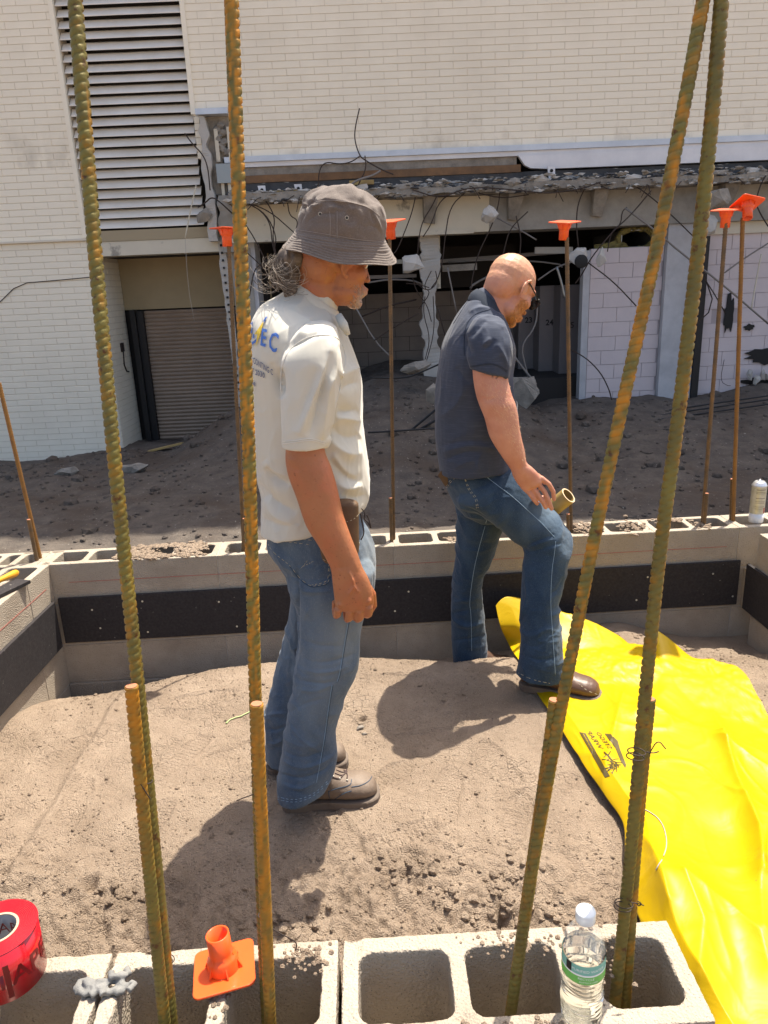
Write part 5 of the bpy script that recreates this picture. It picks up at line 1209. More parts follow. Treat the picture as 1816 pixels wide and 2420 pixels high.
def fingers(mb, P, r):
    mb.tube(P, r, 10); 
    for p, q in ((P[0], r[0]), (P[-1], r[-1])): mb.ell(p, (q, q, q), nu=10, nv=8)
def headparts(mb, M, s, jaw=1.0, noseL=1.0):
    def E(c, r, rot=None):
        Q = M.to_3x3().normalized() @ (rot if rot else Matrix.Identity(3)); mb.ell(tuple(M @ Vector(c)), tuple(np.array(r)*s), Q)
    E((-.012, 0, .035), (.098, .077, .085)); E((-.045, 0, .0), (.062, .062, .07)); E((.028, 0, -.02), (.062, .062, .082))
    E((.025, 0, -.072), (.058, .054*jaw, .036)); E((.068, 0, -.096), (.022, .026, .018)); E((.066, 0, .030), (.030, .056, .020)); E((.066, .030, .004), (.017, .018, .013)); E((.066, -.030, .004), (.017, .018, .013))
    E((.050, .040, -.022), (.030, .024, .026)); E((.050, -.040, -.022), (.030, .024, .026))
    E((.080, 0, -.064), (.020, .028, .022)); E((.097, 0, -.058), (.008, .021, .006)); E((.096, 0, -.069), (.0085, .019, .006))
    pts = [tuple(M @ Vector(p)) for p in ((.082, 0, .018), (.094, 0, .002), (.106*noseL, 0, -.016), (.112*noseL, 0, -.028))]; mb.tube(pts, [x*s for x in (.006, .007, .0082, .0095)], 10)
    E((.110*noseL, 0, -.031), (.010, .011, .009)); E((.098, .012, -.033), (.010, .008, .008)); E((.098, -.012, -.033), (.010, .008, .008))
    for sg in (-1, 1):
        y = .074*sg
        pts = [(-.002, y*.98, -.034), (-.014, y*1.08, -.022), (-.020, y*1.20, .0), (-.018, y*1.24, .018), (-.006, y*1.20, .029), (.008, y*1.08, .024), (.012, y*1.0, .010)]
        mb.tube([tuple(M @ Vector(p)) for p in pts], [x*s for x in (.006, .0055, .005, .005, .005, .0048, .004)], 8)
        E((-.006, y*1.06, -.002), (.014, .006, .026)); E((.0, y*1.02, -.032), (.008, .006, .009))
def eyes(M, s, parent, lid):
    for sg in (-1, 1):
        q = MB(); q.ell(tuple(M @ Vector((.0745, .031*sg, .004))), (.0115*s,)*3, nu=14, nv=10); build(q, 'eye', 'eye_white', parent, smooth=True)
def boot(parent, heel, toe, z0, w=.048, sh=1.0, h=.075, m='boot_brown', rise=.10, sole_m='sole', sq=2.4):
    h0 = np.array(heel[:2]); t0 = np.array(toe[:2]); ax = t0-h0; L = np.linalg.norm(ax); ax /= L; sd_ = np.array([-ax[1], ax[0]]); q = MB(); R = []
    S_ = [0, .03, .10, .22, .36, .50, .62, .74, .85, .93, .98, 1.0]; Wd = [.35, .62, .72, .74, .74, .85, .96, 1.0, .98, .82, .55, .28]; Ht = [.55, .95, 1.25, 1.5, 1.55, 1.35, 1.05, .90, .85, .74, .58, .35]
    tt_ = np.linspace(0, 1, 40)
    for t in tt_:
        ww = np.interp(t, S_, Wd)*w; hh = np.interp(t, S_, Ht)*h; c = h0+ax*L*t; r_ = []
        for k in range(28):
            a = 2*pi*k/28; ca, sa = cos(a), sin(a); x = ww*(abs(ca)**(2/2.5))*(1 if ca > 0 else -1); z = z0+.022+hh*(.5+.5*(abs(sa)**(2/(2.6 if sa < 0 else 2)))*(1 if sa > 0 else -1)); r_.append((c[0]+sd_[0]*x*(1-.25*max(0, sa)*(.4 if t > .5 else .6)), c[1]+sd_[1]*x*(1-.25*max(0, sa)*(.4 if t > .5 else .6)), z))
        R.append(r_)
    q.rings(R); c = h0+ax*L*.27; q.rings([[(c[0]+.046*sh*cos(2*pi*k/24)*1.15*ax[0]-.043*sh*sin(2*pi*k/24)*ax[1], c[1]+.046*sh*cos(2*pi*k/24)*1.15*ax[1]+.043*sh*sin(2*pi*k/24)*ax[0], z0+z) for k in range(24)] for z in (.05, .09, .13, .02+rise+.04)])
    o = build(q, 'boot', m, parent); remesh(o, .0035, 4)
    P = getco(o.data); N = getno(o.data); setco(o.data, P+N*(.0016*noise3(P, 38, 3)+.001*noise3(P, 90, 5))[:, None])
    b = MB(); out = []
    SW = [.45, .80, .92, .92, .80, .80, .92, 1.06, 1.12, 1.10, .95, .72, .35]; SS = [-.015, .02, .08, .2, .36, .46, .56, .68, .78, .88, .95, 1.0, 1.03]
    up = [(t, ww*w) for t, ww in zip(SS, SW)]; tz = np.linspace(-.015, 1.03, 36); L1 = [(t, np.interp(t, SS, SW)*w) for t in tz]
    pl = [(h0+ax*L*t+sd_*x) for t, x in L1]+[(h0+ax*L*t-sd_*x) for t, x in L1[::-1]]
    def lay(z, g=1.0):
        cc = h0+ax*L*.5; return [(cc[0]+(p[0]-cc[0])*g, cc[1]+(p[1]-cc[1])*g, z0+z) for p in pl]
    b.rings([lay(0, .985), lay(.004, 1), lay(.012, 1.0), lay(.0135, .99), lay(.015, 1.0), lay(.024, 1.0), lay(.028, .975)]); s_ = build(b, 'sole', sole_m, o, smooth=False)
    return o
def folds(o, items, front=True, gain=1.0):
    me = o.data; P = getco(me); N = getno(me); x, y = pxof(P); d = np.zeros(len(P)); vis = ((P-CAM)*N).sum(1) < 0
    for it in items:
        pts, w, a = it[:3]; D, T = segd(x, y, smoothline(pts), True); d += a*gain*(.45*gauss(D, w*1.1)+.55*np.exp(-D/(w*.55)))*np.clip(np.sin(pi*T), .0, 1)**.6*(vis if front else 1)*(.75+.9*noise3(P, 14, 3))
    setco(me, P+N*d[:, None])
def wrinkle(o, f, st, amp, seed, mask=None):
    me = o.data; P = getco(me); N = getno(me); Q = P*np.array(st); wv = np.stack([noise3(P, 5, seed+7), noise3(P, 5, seed+8), noise3(P, 5, seed+9)], -1)*.12; n = noise3(Q+wv, f, seed)+.35*noise3(Q+wv, f*2.1, seed+1); env = np.clip(.5+1.6*noise3(P, 6, seed+3), .1, 1.2); r = (np.clip(1-np.abs(n)*5.5, 0, 1)**1.3-.15)*amp*env + .35*amp*n
    if mask is not None: r = r*mask(P)
    setco(me, P+N*r[:, None])
def A_(z, ox, oy, s): return [(ox+x/s, oy+y/s) for x, y in z]
zA = lambda *p: A_(p, 560, 680, 3.6875); zL = lambda *p: A_(p, 560, 1180, 2.765); zB = lambda *p: A_(p, 980, 560, 3.567); zC = lambda *p: A_(p, 980, 1040, 3.2525); zF = lambda *p: A_(p, 560, 420, 4.15)

# ===== the older man
man = thing('person', 'man in grey bucket hat, printed white t-shirt and faded jeans, standing', 'person', tuple(PZ(740, 1900, 0)))
YO = 2.07
HM = Matrix.Translation(Vector(PY(790, 624, YO))) @ Matrix.Rotation(radians(29), 4, 'Z') @ Matrix.Rotation(radians(7), 4, 'Y') @ Matrix.Scale(.98, 4)
b = MB(); headparts(b, HM, .98, 1, .93)
loft(b, [(700, 630, 805, 680, YO, .058), (694, 668, 800, 708, YO, .060), (688, 712, 794, 744, YO+.01, .064), (690, 770, 785, 785, YO+.01, .09)])
loft(b, [(670, 800, 790, 810, YO+.01, .13), (630, 880, 825, 890, YO+.01, .16), (635, 1000, 835, 1000, YO+.01, .15), (645, 1180, 830, 1180, YO+.01, .14), (655, 1300, 850, 1300, YO+.01, .14)])
loft(b, [(715, 1300, 850, 1310, 2.02, .06), (725, 1480, 830, 1490, 2.01, .06), (700, 1640, 780, 1650, 2.0, .045), (690, 1850, 740, 1850, 1.98, .035)])
loft(b, [(715, 1300, 820, 1310, 2.18, .05), (705, 1480, 780, 1490, 2.2, .05), (665, 1640, 730, 1650, 2.21, .04), (645, 1780, 690, 1780, 2.21, .035)])
# near (right) arm and hand
loft(b, [(690, 830, 780, 830, 1.885, .045), (680, 950, 775, 950, 1.87, .045), (677, 1040, 768, 1035, 1.86, .046), (675, 1085, 770, 1070, 1.855, .047), (682, 1125, 784, 1105, 1.85, .047), (701, 1176, 797, 1150, 1.845, .046), (723, 1240, 812, 1215, 1.838, .042), (750, 1284, 828, 1262, 1.832, .036), (775, 1328, 846, 1308, 1.825, .029), (783, 1350, 857, 1340, 1.822, .028), (786, 1376, 872, 1368, 1.820, .027), (790, 1412, 883, 1404, 1.818, .025), (793, 1436, 884, 1430, 1.820, .020)])
for kx, ky, tip, rr, ex in ((873, 1424, 1450, .0115, 0), (852, 1431, 1460, .0118, -1), (829, 1434, 1460, .0113, -2), (804, 1432, 1452, .0102, -4)):
    P = [PY(kx, ky, 1.820), PY(kx-1+ex, (ky+tip)/2, 1.812), PY(kx-2+ex, tip, 1.820), PY(kx-5+ex, tip+3, 1.842), PY(kx-8+ex, tip-14, 1.862), PY(kx-8+ex, tip-28, 1.860)]
    fingers(b, P, [rr*1.08, rr*1.0, rr*1.06, rr, rr*.92, rr*.85])
fingers(b, [PY(860, 1380, 1.83), PY(878, 1405, 1.85), PY(882, 1430, 1.86), PY(870, 1450, 1.872)], [.016, .014, .012, .011])
b.tube([PY(825, 1352, 1.793), PY(835, 1372, 1.790), PY(838, 1385, 1.790), PY(850, 1402, 1.790)], [.0022, .0028, .0025, .0015], 6); b.tube([PY(838, 1385, 1.790), PY(828, 1402, 1.790), PY(822, 1412, 1.793)], [.0022, .0025, .0015], 6)
for kx, ky in ((872, 1420), (851, 1427), (828, 1430), (804, 1429)): b.ell(PY(kx, ky, 1.803), (.0085, .006, .008), nu=10, nv=8)
# far (left) arm, forearm raised in front of the belly
loft(b, [(690, 830, 780, 830, 2.26, .045), (690, 950, 780, 950, 2.28, .045), (700, 1060, 790, 1050, 2.30, .045)])
P0, P1, P2 = PY(735, 1060, 2.31), PY(775, 1090, 2.25), PY(795, 1075, 2.26); b.tube([P0, P0*.5+P1*.5, P1, P2], [.045, .040, .030, .026], 16); b.ell(P2, (.045, .03, .03))
for k in range(4): fingers(b, [P2+np.array([.02, -.02+.016*k, .01]), P2+np.array([.045, -.02+.016*k, .0]), P2+np.array([.05, -.02+.016*k, -.022])], [.010, .0095, .008])
fingers(b, [P2+np.array([.0, -.02, .02]), P2+np.array([.03, -.028, .03])], [.011, .009])
body = build(b, 'body', 'skin_tan', man); remesh(body, .0031, 3)
P = getco(body.data); I = np.array(HM.inverted()); Lc = P@I[:3, :3].T+I[:3, 3]
be = np.clip((Lc[:, 0]-.045)/.02, 0, 1)*np.clip((-.055-Lc[:, 2]-.3*np.clip(.085-Lc[:, 0], 0, 1))/.02, 0, 1)*np.clip((Lc[:, 2]+.14)/.01, 0, 1)*(np.abs(Lc[:, 1]) < .06)*(.45+noise3(P, 260, 3)*.4)
fattr(body.data, 'beard', np.clip(be, 0, .9))
folds(body, [([(674, 1095), (690, 1108), (715, 1112)], 5, -.003), ([(680, 1085), (700, 1090)], 5, .003), ([(786, 1345), (830, 1338)], 4, -.0015), ([(838, 1322), (845, 1350)], 5, .002), ([(716, 660), (750, 700), (790, 735)], 9, .004), ([(745, 660), (790, 720)], 6, -.003)])
eyes(HM, .98, body, None)
q = MB()  # short white stubble and eyebrow
tb = bvh(body)
for i in range(420):
    x = random.uniform(796, 858); y = random.uniform(672, 732); h = hit(tb, x, y, 0)
    if h is None: continue
    l = np.array(HM.inverted() @ Vector(h)); 
    if l[0] < .035 or l[2] > -.045 or l[1] > .03: continue
    d = np.array([.5, -.6, -1.1])+RNG.normal(0, .3, 3); q.tube([h-d*.0008, h+d*.0034], .00042, 3)
o = build(q, 'stubble', 'hair_light', body, fixn=False); o['kind'] = 'stuff'
# hair: a bunch at the nape with loose curls
q = MB(); q.ell(PY(680, 644, 2.03), (.036, .034, .050)); q.ell(PY(692, 612, 2.04), (.040, .052, .034)); q.ell(PY(684, 678, 2.02), (.021, .022, .028))
hb = build(q, 'hair', 'hair_grey', man); remesh(hb, .004, 3); P = getco(hb.data); N = getno(hb.data); Q = P*np.array([1, 1, .12]); setco(hb.data, P+N*(.012*noise3(Q, 95, 2)+.003*noise3(P, 60, 9))[:, None])
for m_, nn, rr in (('hair_light', 60, .00045), ('hair_grey', 60, .0006)):
    q = MB()
    for i in range(nn):
        a = random.uniform(-2.8, .2) if m_ == 'hair_light' else random.uniform(-3.1, 3.1); el = random.uniform(-.9, 1.3); c = np.array(PY(676, 636, 2.03)); R0 = random.uniform(.034, .044)
        dirv = np.array([cos(el)*cos(a) if False else -abs(cos(el))*random.uniform(.0, 1), -random.uniform(.0, 1), sin(el)]); dirv /= np.linalg.norm(dirv)
        p = c+dirv*np.array([R0, R0*.9, R0*1.15]); pts = [p]; ph = random.uniform(0, 6); turn = random.uniform(.5, 1.1)*random.choice((-1, 1)); v = np.cross(dirv, [0, 1., .2]); v = v/np.linalg.norm(v)*.006+np.array([0, 0, -.004])
        for k in range(11 if m_ == 'hair_light' else 9):
            ax_ = dirv; v = v*cos(turn*.45)+np.cross(ax_, v)*sin(turn*.45)+dirv*.0004*sin(ph+k)+np.array([0, 0, -.0006]); pts.append(pts[-1]+v*1.05)
        q.tube(pts, rr, 3, cap=False)
    o = build(q, 'loose_curls', m_, hb, smooth=True, fixn=False); o['kind'] = 'stuff'
q = MB()
for i in range(620):   # strands hanging in the bunch
    x0 = random.uniform(645, 712); p = [PY(x0+random.uniform(-3, 3)+(676-x0)*.25*k/5, 612+12*k+random.uniform(-1, 1), 1.998+.0009*abs(x0-680)+.004*abs(k-2.5)-.006*random.random()) for k in range(7)]; q.tube(p, .0010, 3, cap=False)
o = build(q, 'strands', 'hair_grey', hb, smooth=True, fixn=False); o['kind'] = 'stuff'
# bucket hat
HT_ = Matrix.Translation(Vector(PY(801, 601, YO))) @ Matrix.Rotation(radians(9), 4, 'X') @ Matrix.Rotation(radians(9.5), 4, 'Y')
def hatring(rx, z, off=0, n=90, sd=0): 
    R = []
    for k in range(n):
        a = 2*pi*k/n; w = 1+.012*sin(3*a+1)+.010*sin(5*a+2)*(z < .04); zz = z+(.004*sin(2*a+.5)+.003*sin(5*a) if z < .03 else 0); R.append(tuple(HT_ @ Vector((rx*w*cos(a), rx*.93*w*sin(a), zz))))
    return R
prof = []
for i in range(37):
    t = i/36; r_ = .1525-(.1525-.116)*t**.85; z = .052*t**1.05; prof.append((r_+.0004*sin(t*36*pi/2), z+.0009*sin(t*9*2*pi)))
prof += [(.1150, .054), (.1152, .058), (.1138, .072), (.1108, .088), (.1062, .104), (.0995, .120), (.0955, .127), (.093, .1285), (.084, .140), (.069, .152), (.050, .161), (.027, .167), (.004, .1685)]
R = [hatring(r_, z) for r_, z in prof]
inner = [(.1490, -.0005), (.150, .001), (.133, .020), (.1135, .048), (.1115, .09), (.09, .13), (.03, .15), (.004, .152)]
R = [hatring(r_, z) for r_, z in inner[::-1]]+R
q = MB(); q.rings(R); hat = build(q, 'bucket_hat', 'hat_cloth', man, smooth=True)
evald(hat, [('SUBSURF', dict(levels=2))])
P = getco(hat.data); N = getno(hat.data); IH = np.array(HT_.inverted()); Lh = P@IH[:3, :3].T+IH[:3, 3]
cr = np.clip((Lh[:, 2]-.055)/.03, 0, 1); setco(hat.data, P+N*(cr*(.012*noise3(P, 17, 31)+.007*np.clip(1-np.abs(noise3(P, 14, 35)+.3*noise3(P, 40, 36))*6, 0, 1)+.003*noise3(P, 60, 32))+(1-cr)*.0025*noise3(P, 40, 33))[:, None])
folds(hat, [(zF((640, 300), (700, 250), (780, 210)), 7, -.006), (zF((700, 260), (760, 290), (850, 240)), 6, .005), (zF((860, 200), (1000, 230), (1200, 260), (1350, 330)), 3, .0022), (zF((1340, 340), (1370, 420), (1420, 540)), 6, .005), (zF((1310, 320), (1350, 440)), 5, -.004), (zF((880, 300), (930, 290), (1050, 310)), 5, .003), (zF((590, 530), (900, 575), (1200, 620), (1430, 630)), 2.5, -.0022)], gain=1.7)
hat.data.polygons.foreach_set('use_smooth', [True]*len(hat.data.polygons)); th = bvh(hat); q = MB()
for ln in (zF((912, 330), (920, 450), (915, 580)), zF((985, 330), (985, 460), (985, 590)), zF((600, 512), (900, 556), (1200, 610), (1425, 628)), zF((650, 290), (850, 215), (1100, 235), (1300, 290), (1400, 380))): surfline(th, ln, .0006, q)
o = build(q, 'seam', 'hat_thread', hat, smooth=True, fixn=False); o['kind'] = 'stuff'
for ex, ey in (zF((820, 358))[0], zF((1080, 393))[0]):
    c = hit(th, ex, ey, .001)
    if c is None: continue
    d = c-CAM; d /= np.linalg.norm(d); u = np.cross(d, [0, 0, 1.]); u /= np.linalg.norm(u); w = np.cross(u, d); q = MB(); q.tube([c+(u*cos(a)+w*sin(a))*.0042 for a in np.linspace(0, 2*pi, 17)], .0011, 6, False); e_ = build(q, 'eyelet', 'eyelet_ring', hat, smooth=True)
    q = MB(); q.tube([c, c-d*.0006], .0034, 12); build(q, 'eyelet_hole', 'eyelet', e_)
# t-shirt
b = MB()
YS = YO+.015
loft(b, [(690, 676, 797, 738, YS, .080), (658, 700, 806, 752, YS, .115), (620, 722, 822, 790, YS, .165), (598, 765, 838, 830, YS, .200), (590, 830, 850, 867, YS, .208), (592, 880, 857, 905, YS, .205), (597, 940, 857, 950, YS, .195), (601, 1020, 859, 1005, YS, .185), (605, 1080, 867, 1060, YS, .178), (610, 1130, 872, 1110, YS, .175), (618, 1165, 874, 1150, YS, .172), (622, 1195, 871, 1180, YS, .170), (620, 1225, 855, 1200, YS, .170), (622, 1252, 815, 1216, YS, .168)], round0=True, round1=False, n=40, pw=2.25)
loft(b, [(690, 806, 800, 792, 1.900, .070), (668, 850, 808, 830, 1.885, .074), (662, 900, 808, 876, 1.878, .072), (663, 950, 800, 925, 1.872, .070), (664, 1000, 788, 985, 1.866, .068), (667, 1056, 772, 1056, 1.860, .064)], round1=False, n=32)
loft(b, [(690, 806, 800, 792, 2.27, .070), (668, 850, 808, 830, 2.28, .07), (672, 950, 800, 925, 2.29, .065), (680, 1040, 790, 1030, 2.30, .062)], round1=False)
shirt = build(b, 'shirt', 'shirt_white', man); remesh(shirt, .0038, 6)
wrinkle(shirt, 8, (1, 1, .5), .0085, 41); wrinkle(shirt, 19, (1, 1, .6), .0028, 43)
F_ = []
for ln, w, a in ((((830, 420), (790, 620), (700, 860), (620, 1060), (545, 1290)), 13, .011), (((700, 700), (640, 900), (560, 1100), (520, 1250)), 12, -.006), (((860, 480), (850, 700), (790, 900), (760, 1100), (740, 1330)), 11, .009), (((800, 560), (760, 800), (720, 1000), (640, 1300)), 11, -.010),
                 (((385, 700), (370, 800), (385, 920), (400, 960)), 11, -.012), (((300, 650), (330, 780), (380, 890)), 12, -.006), (((260, 1560), (330, 1660), (460, 1720)), 12, -.009), (((250, 1500), (330, 1600), (470, 1650)), 14, .006), (((180, 1690), (300, 1860), (520, 1960)), 12, -.010), (((240, 1830), (330, 2000), (560, 2090)), 18, .010), (((230, 2000), (400, 2080), (560, 2050)), 12, -.006),
                 (((870, 1080), (960, 1100), (1060, 1060)), 14, -.009), (((860, 1140), (950, 1130), (1080, 1170)), 12, .009), (((840, 1200), (900, 1290), (1010, 1310), (1060, 1270)), 15, -.009), (((800, 1300), (880, 1400), (1000, 1460), (1100, 1430)), 16, .011), (((820, 1500), (960, 1650), (1090, 1700)), 12, -.009), (((830, 1440), (930, 1600), (1050, 1650)), 10, .008), (((870, 1700), (960, 1760), (1100, 1720)), 12, .010), (((930, 1780), (1020, 1840), (1140, 1800)), 16, -.007), (((880, 500), (960, 560), (1000, 700)), 13, -.006), (((900, 780), (980, 720), (1070, 700)), 14, .008), (((900, 900), (980, 840), (1080, 820)), 12, -.007), (((430, 560), (520, 470), (700, 400)), 10, -.006), (((440, 500), (560, 400), (640, 300)), 9, .005), (((480, 520), (600, 420), (650, 330)), 8, -.004), (((330, 430), (480, 330), (700, 250)), 12, .004)):
    F_.append((zA(*ln), w, a))
folds(shirt, F_, gain=1.7)
evald(shirt, [('SMOOTH', dict(iterations=1, factor=.4))]); shirt.data.polygons.foreach_set('use_smooth', [True]*len(shirt.data.polygons))
ts = bvh(shirt); q = MB()
for ln in (((390, 900), (382, 760), (420, 600), (520, 480), (660, 415), (850, 412), (930, 500), (955, 640), (920, 780), (870, 1000)), ((400, 1340), (520, 1330), (640, 1310), (760, 1345)), ((405, 1360), (520, 1345), (640, 1325), (762, 1360))): surfline(ts, zA(*ln), .0011, q)
o = build(q, 'seam', 'shirt_seam', shirt, smooth=True, fixn=False); o['kind'] = 'stuff'
b = MB()
for k_, (dy_, rr_) in enumerate(((0, .0055), (5, .006), (10, .006), (15, .0055))):
    R = ring(697-k_*3, 664+dy_, 797+k_, 738+dy_*1.1, YS-.002, .073+.004*k_, 48); b.tube([np.array(p_) for p_ in R]+[np.array(R[0])], rr_, 8)
R = [ring(697, 664, 797, 738, YS-.002, .073, 48), ring(686, 682, 800, 756, YS-.002, .088, 48)]; b.rings(R, cap=False)
co_ = build(b, 'collar', 'shirt_white', man, smooth=True); remesh(co_, .003, 4)
b = MB(); b.tube([PY(800, 745, 1.995), PY(812, 768, 1.985), PY(824, 792, 1.985)], [.010, .013, .006], 10); pk_ = build(b, 'collar_flap', 'shirt_white', man, smooth=True)
# print on the back of the shirt
def tx(txt, size, org, u, v, bold=.02): o_ = zA(org)[0]; return text_px(txt, size, o_, u, v, bold)
decal(ts, [tx('E', 56, (207, 498), (.50, .16), (.10, -1), 1.0), tx('C', 60, (274, 532), (.50, .22), (.16, -1), 1.0)], 'printed_text', 'print_blue', shirt, .003)
decal(ts, [(zA((115, 330), (150, 295), (140, 400), (120, 470)), [(0, 1, 2, 3)]), (zA((120, 478), (150, 470), (185, 440), (190, 460), (150, 495), (122, 505)), [(0, 1, 2, 3, 4, 5)]), (zA((150, 410), (162, 400), (160, 440), (146, 445)), [(0, 1, 2, 3)]), (zA((262, 255), (272, 262), (244, 310), (232, 300)), [(0, 1, 2, 3)])], 'printed_mark', 'print_blue', shirt, .003)
decal(ts, [(zA((245, 290), (215, 408), (163, 408)), [(0, 1, 2)]), (zA((190, 400), (212, 408), (172, 525)), [(0, 1, 2)])], 'printed_bolt', 'print_gold', shirt, .0035)
decal(ts, [tx('CAL CONTING C', 20, (86, 612), (.40, .26), (.0, -1), .2), tx('7 2030', 18, (136, 742), (.62, .24), (.0, -1), .2), tx('68', 13, (136, 848), (.7, .2), (.0, -1), .2)], 'printed_text', 'print_navy', shirt, .003)
# jeans
b = MB(); YJ = YO+.012
loft(b, [(634, 1236, 846, 1212, YJ, .160), (632, 1262, 856, 1232, YJ, .163), (634, 1290, 873, 1256, YJ, .166), (655, 1320, 886, 1300, YJ, .168), (676, 1350, 889, 1345, YJ, .165), (690, 1385, 886, 1390, YJ, .14)], n=36, round0=False)
loft(b, [(676, 1350, 889, 1345, 2.00, .09), (686, 1390, 882, 1395, 1.995, .095), (699, 1433, 868, 1437, 1.99, .092), (703, 1475, 856, 1480, 1.985, .088), (705, 1512, 851, 1520, 1.98, .084), (703, 1560, 849, 1562, 1.975, .080), (696, 1596, 840, 1600, 1.975, .078), (689, 1640, 819, 1640, 1.975, .076), (681, 1686, 806, 1686, 1.975, .075), (674, 1725, 796, 1722, 1.972, .075), (668, 1762, 794, 1755, 1.97, .076), (660, 1812, 797, 1792, 1.965, .077), (658, 1850, 787, 1822, 1.962, .078), (659, 1886, 776, 1848, 1.96, .080)], n=32, round1=False)
loft(b, [(690, 1380, 860, 1380, 2.18, .08), (678, 1480, 830, 1490, 2.19, .085), (668, 1520, 810, 1530, 2.2, .08), (652, 1580, 780, 1590, 2.2, .076), (638, 1639, 760, 1650, 2.2, .074), (626, 1688, 745, 1700, 2.2, .075), (626, 1740, 730, 1745, 2.2, .075), (628, 1788, 722, 1796, 2.2, .076)], n=32, round1=False)
jeans = build(b, 'jeans', 'denim_light', man); remesh(jeans, .0036, 5); wrinkle(jeans, 8, (1, 1, 1.1), .010, 51); wrinkle(jeans, 20, (1, 1, 1.4), .0028, 58)
J = []
for ln, w, a in ((((400, 420), (400, 700), (395, 1000), (385, 1100)), 7, -.008), (((390, 560), (450, 610), (620, 600)), 8, .004), (((400, 900), (520, 960), (700, 960)), 10, -.004), (((420, 1110), (560, 1140), (740, 1090)), 9, .007), (((400, 1180), (550, 1210), (650, 1190)), 7, -.007), (((380, 1240), (520, 1260), (640, 1200)), 8, .005), (((420, 1030), (560, 1080), (780, 1010)), 8, -.004), (((330, 1400), (450, 1330), (600, 1300)), 8, -.004), (((345, 1480), (450, 1600), (560, 1650)), 9, .004), (((290, 1700), (420, 1770), (600, 1700), (655, 1640)), 9, .008), (((280, 1790), (400, 1830), (560, 1790), (640, 1700)), 8, -.008), (((280, 1850), (400, 1900), (520, 1850)), 8, .006), (((300, 1640), (420, 1700), (560, 1650)), 7, -.005), (((180, 1420), (250, 1400), (330, 1400)), 7, .007), (((190, 1500), (260, 1510), (330, 1480)), 7, -.006), (((190, 1590), (260, 1600), (310, 1560)), 7, .005), (((640, 420), (700, 560), (760, 660)), 10, -.003), (((840, 250), (880, 330), (900, 430)), 10, .003)):
    J.append((zL(*ln), w, a))
J = [(l, w*.6, a) for l, w, a in J]; folds(jeans, J, gain=1.3); evald(jeans, [('SMOOTH', dict(iterations=1, factor=.5))]); jeans.data.polygons.foreach_set('use_smooth', [True]*len(jeans.data.polygons))
P = getco(jeans.data); x, y = pxof(P); wr = .55*gauss(np.hypot((x-790)/75, (y-1500)/110), 1)+.35*gauss(np.hypot((x-740)/60, (y-1650)/120), 1)+.4*gauss(np.hypot((x-880)/30, (y-1300)/80), 1)+.3*noise3(P*np.array([1, 1, .4]), 30, 6); fattr(jeans.data, 'wear', np.clip(wr, 0, .75))
tj = bvh(jeans)
def lines(tree, L_, r, m_, par, name, dash=0, off=.0006):
    q = MB(); [surfline(tree, l, r, q, off, dash) for l in L_]
    if q.v: o = build(q, name, m_, par, smooth=True, fixn=False); o['kind'] = 'stuff'
lines(tj, [zL((728, 800), (700, 960), (670, 1150), (655, 1190)), zL((622, 1215), (600, 1350), (575, 1540), (545, 1720), (520, 1850))], .0010, 'seam_blue', jeans, 'side_seam')
lines(tj, [zL((735, 800), (707, 960), (677, 1150), (662, 1190)), zL((629, 1215), (607, 1350), (582, 1540), (552, 1720))], .0007, 'seam_dark', jeans, 'side_seam')
lines(tj, [zL((205, 232), (330, 250), (500, 268)), zL((212, 262), (340, 278), (480, 296)), zL((610, 430), (608, 545), (540, 562), (480, 570), (400, 505), (350, 430), (240, 350), (205, 290)), zL((600, 430), (598, 536), (530, 553), (485, 560)), zL((430, 440), (470, 420), (500, 405)), zL((420, 450), (440, 430), (460, 400))], .0008, 'stitch', jeans, 'pocket_stitching', 1)
lines(tj, [zL((612, 435), (611, 549), (540, 568), (480, 577), (395, 510), (345, 435))], .0012, 'seam_dark', jeans, 'pocket_edge')
lines(tj, [zL((268, 1960), (380, 1985), (500, 1945), (600, 1850)), zL((268, 1944), (380, 1969), (500, 1930), (596, 1838))], .0009, 'seam_blue', jeans, 'hem_stitching', 1)
q = MB(); loft(q, [(757, 1196, 848, 1190, 1.905, .022), (756, 1250, 849, 1250, 1.90, .026), (756, 1290, 849, 1300, 1.895, .028), (762, 1320, 842, 1318, 1.893, .024)], pw=4, n=24); hol = build(q, 'belt_pouch', 'leather', man); remesh(hol, .004, 3)
lines(bvh(hol), [zL((540, 315), (545, 380), (600, 412)), zL((705, 150), (760, 135), (795, 100)), zL((800, 200), (800, 360))], .0007, 'stitch', hol, 'stitching', 1)
q = MB(); q.tube([PY(765, 1250, 1.90), PY(800, 1242, 1.90), PY(845, 1226, 1.935)], .008, 8); q.v = [(x, y, z) for x, y, z in q.v]; build(q, 'belt', 'leather', man, smooth=True)
q = MB(); q.tube([PY(*p, 1.95) for p in smoothline(zL((815, 60), (840, 90), (830, 130), (860, 150), (880, 200), (870, 150), (850, 100)))], .0016, 6); q.tube([PY(*p, 1.945) for p in smoothline(zL((808, 90), (820, 160), (835, 220), (812, 265)))], .002, 6); build(q, 'key_cord', 'wire_dark', man, smooth=True)
hp, tp = PZ(668, 1905, 0), PZ(893, 1886, 0); zf = float(hz(hp[0], hp[1])); hp, tp = PZ(672, 1900, zf), PZ(892, 1880, zf)
bo = boot(man, hp, tp, zf-.004, w=.056, h=.078); tbo = bvh(bo)
lines(tbo, [zL((600, 1910), (650, 1890), (745, 1870), (750, 1830)), zL((640, 1960), (700, 1920), (750, 1905)), zL((750, 1880), (820, 1870), (880, 1830), (885, 1780)), zL((600, 1905), (605, 1960), (640, 1990))], .0012, 'seam_dark', bo, 'welt_stitching')
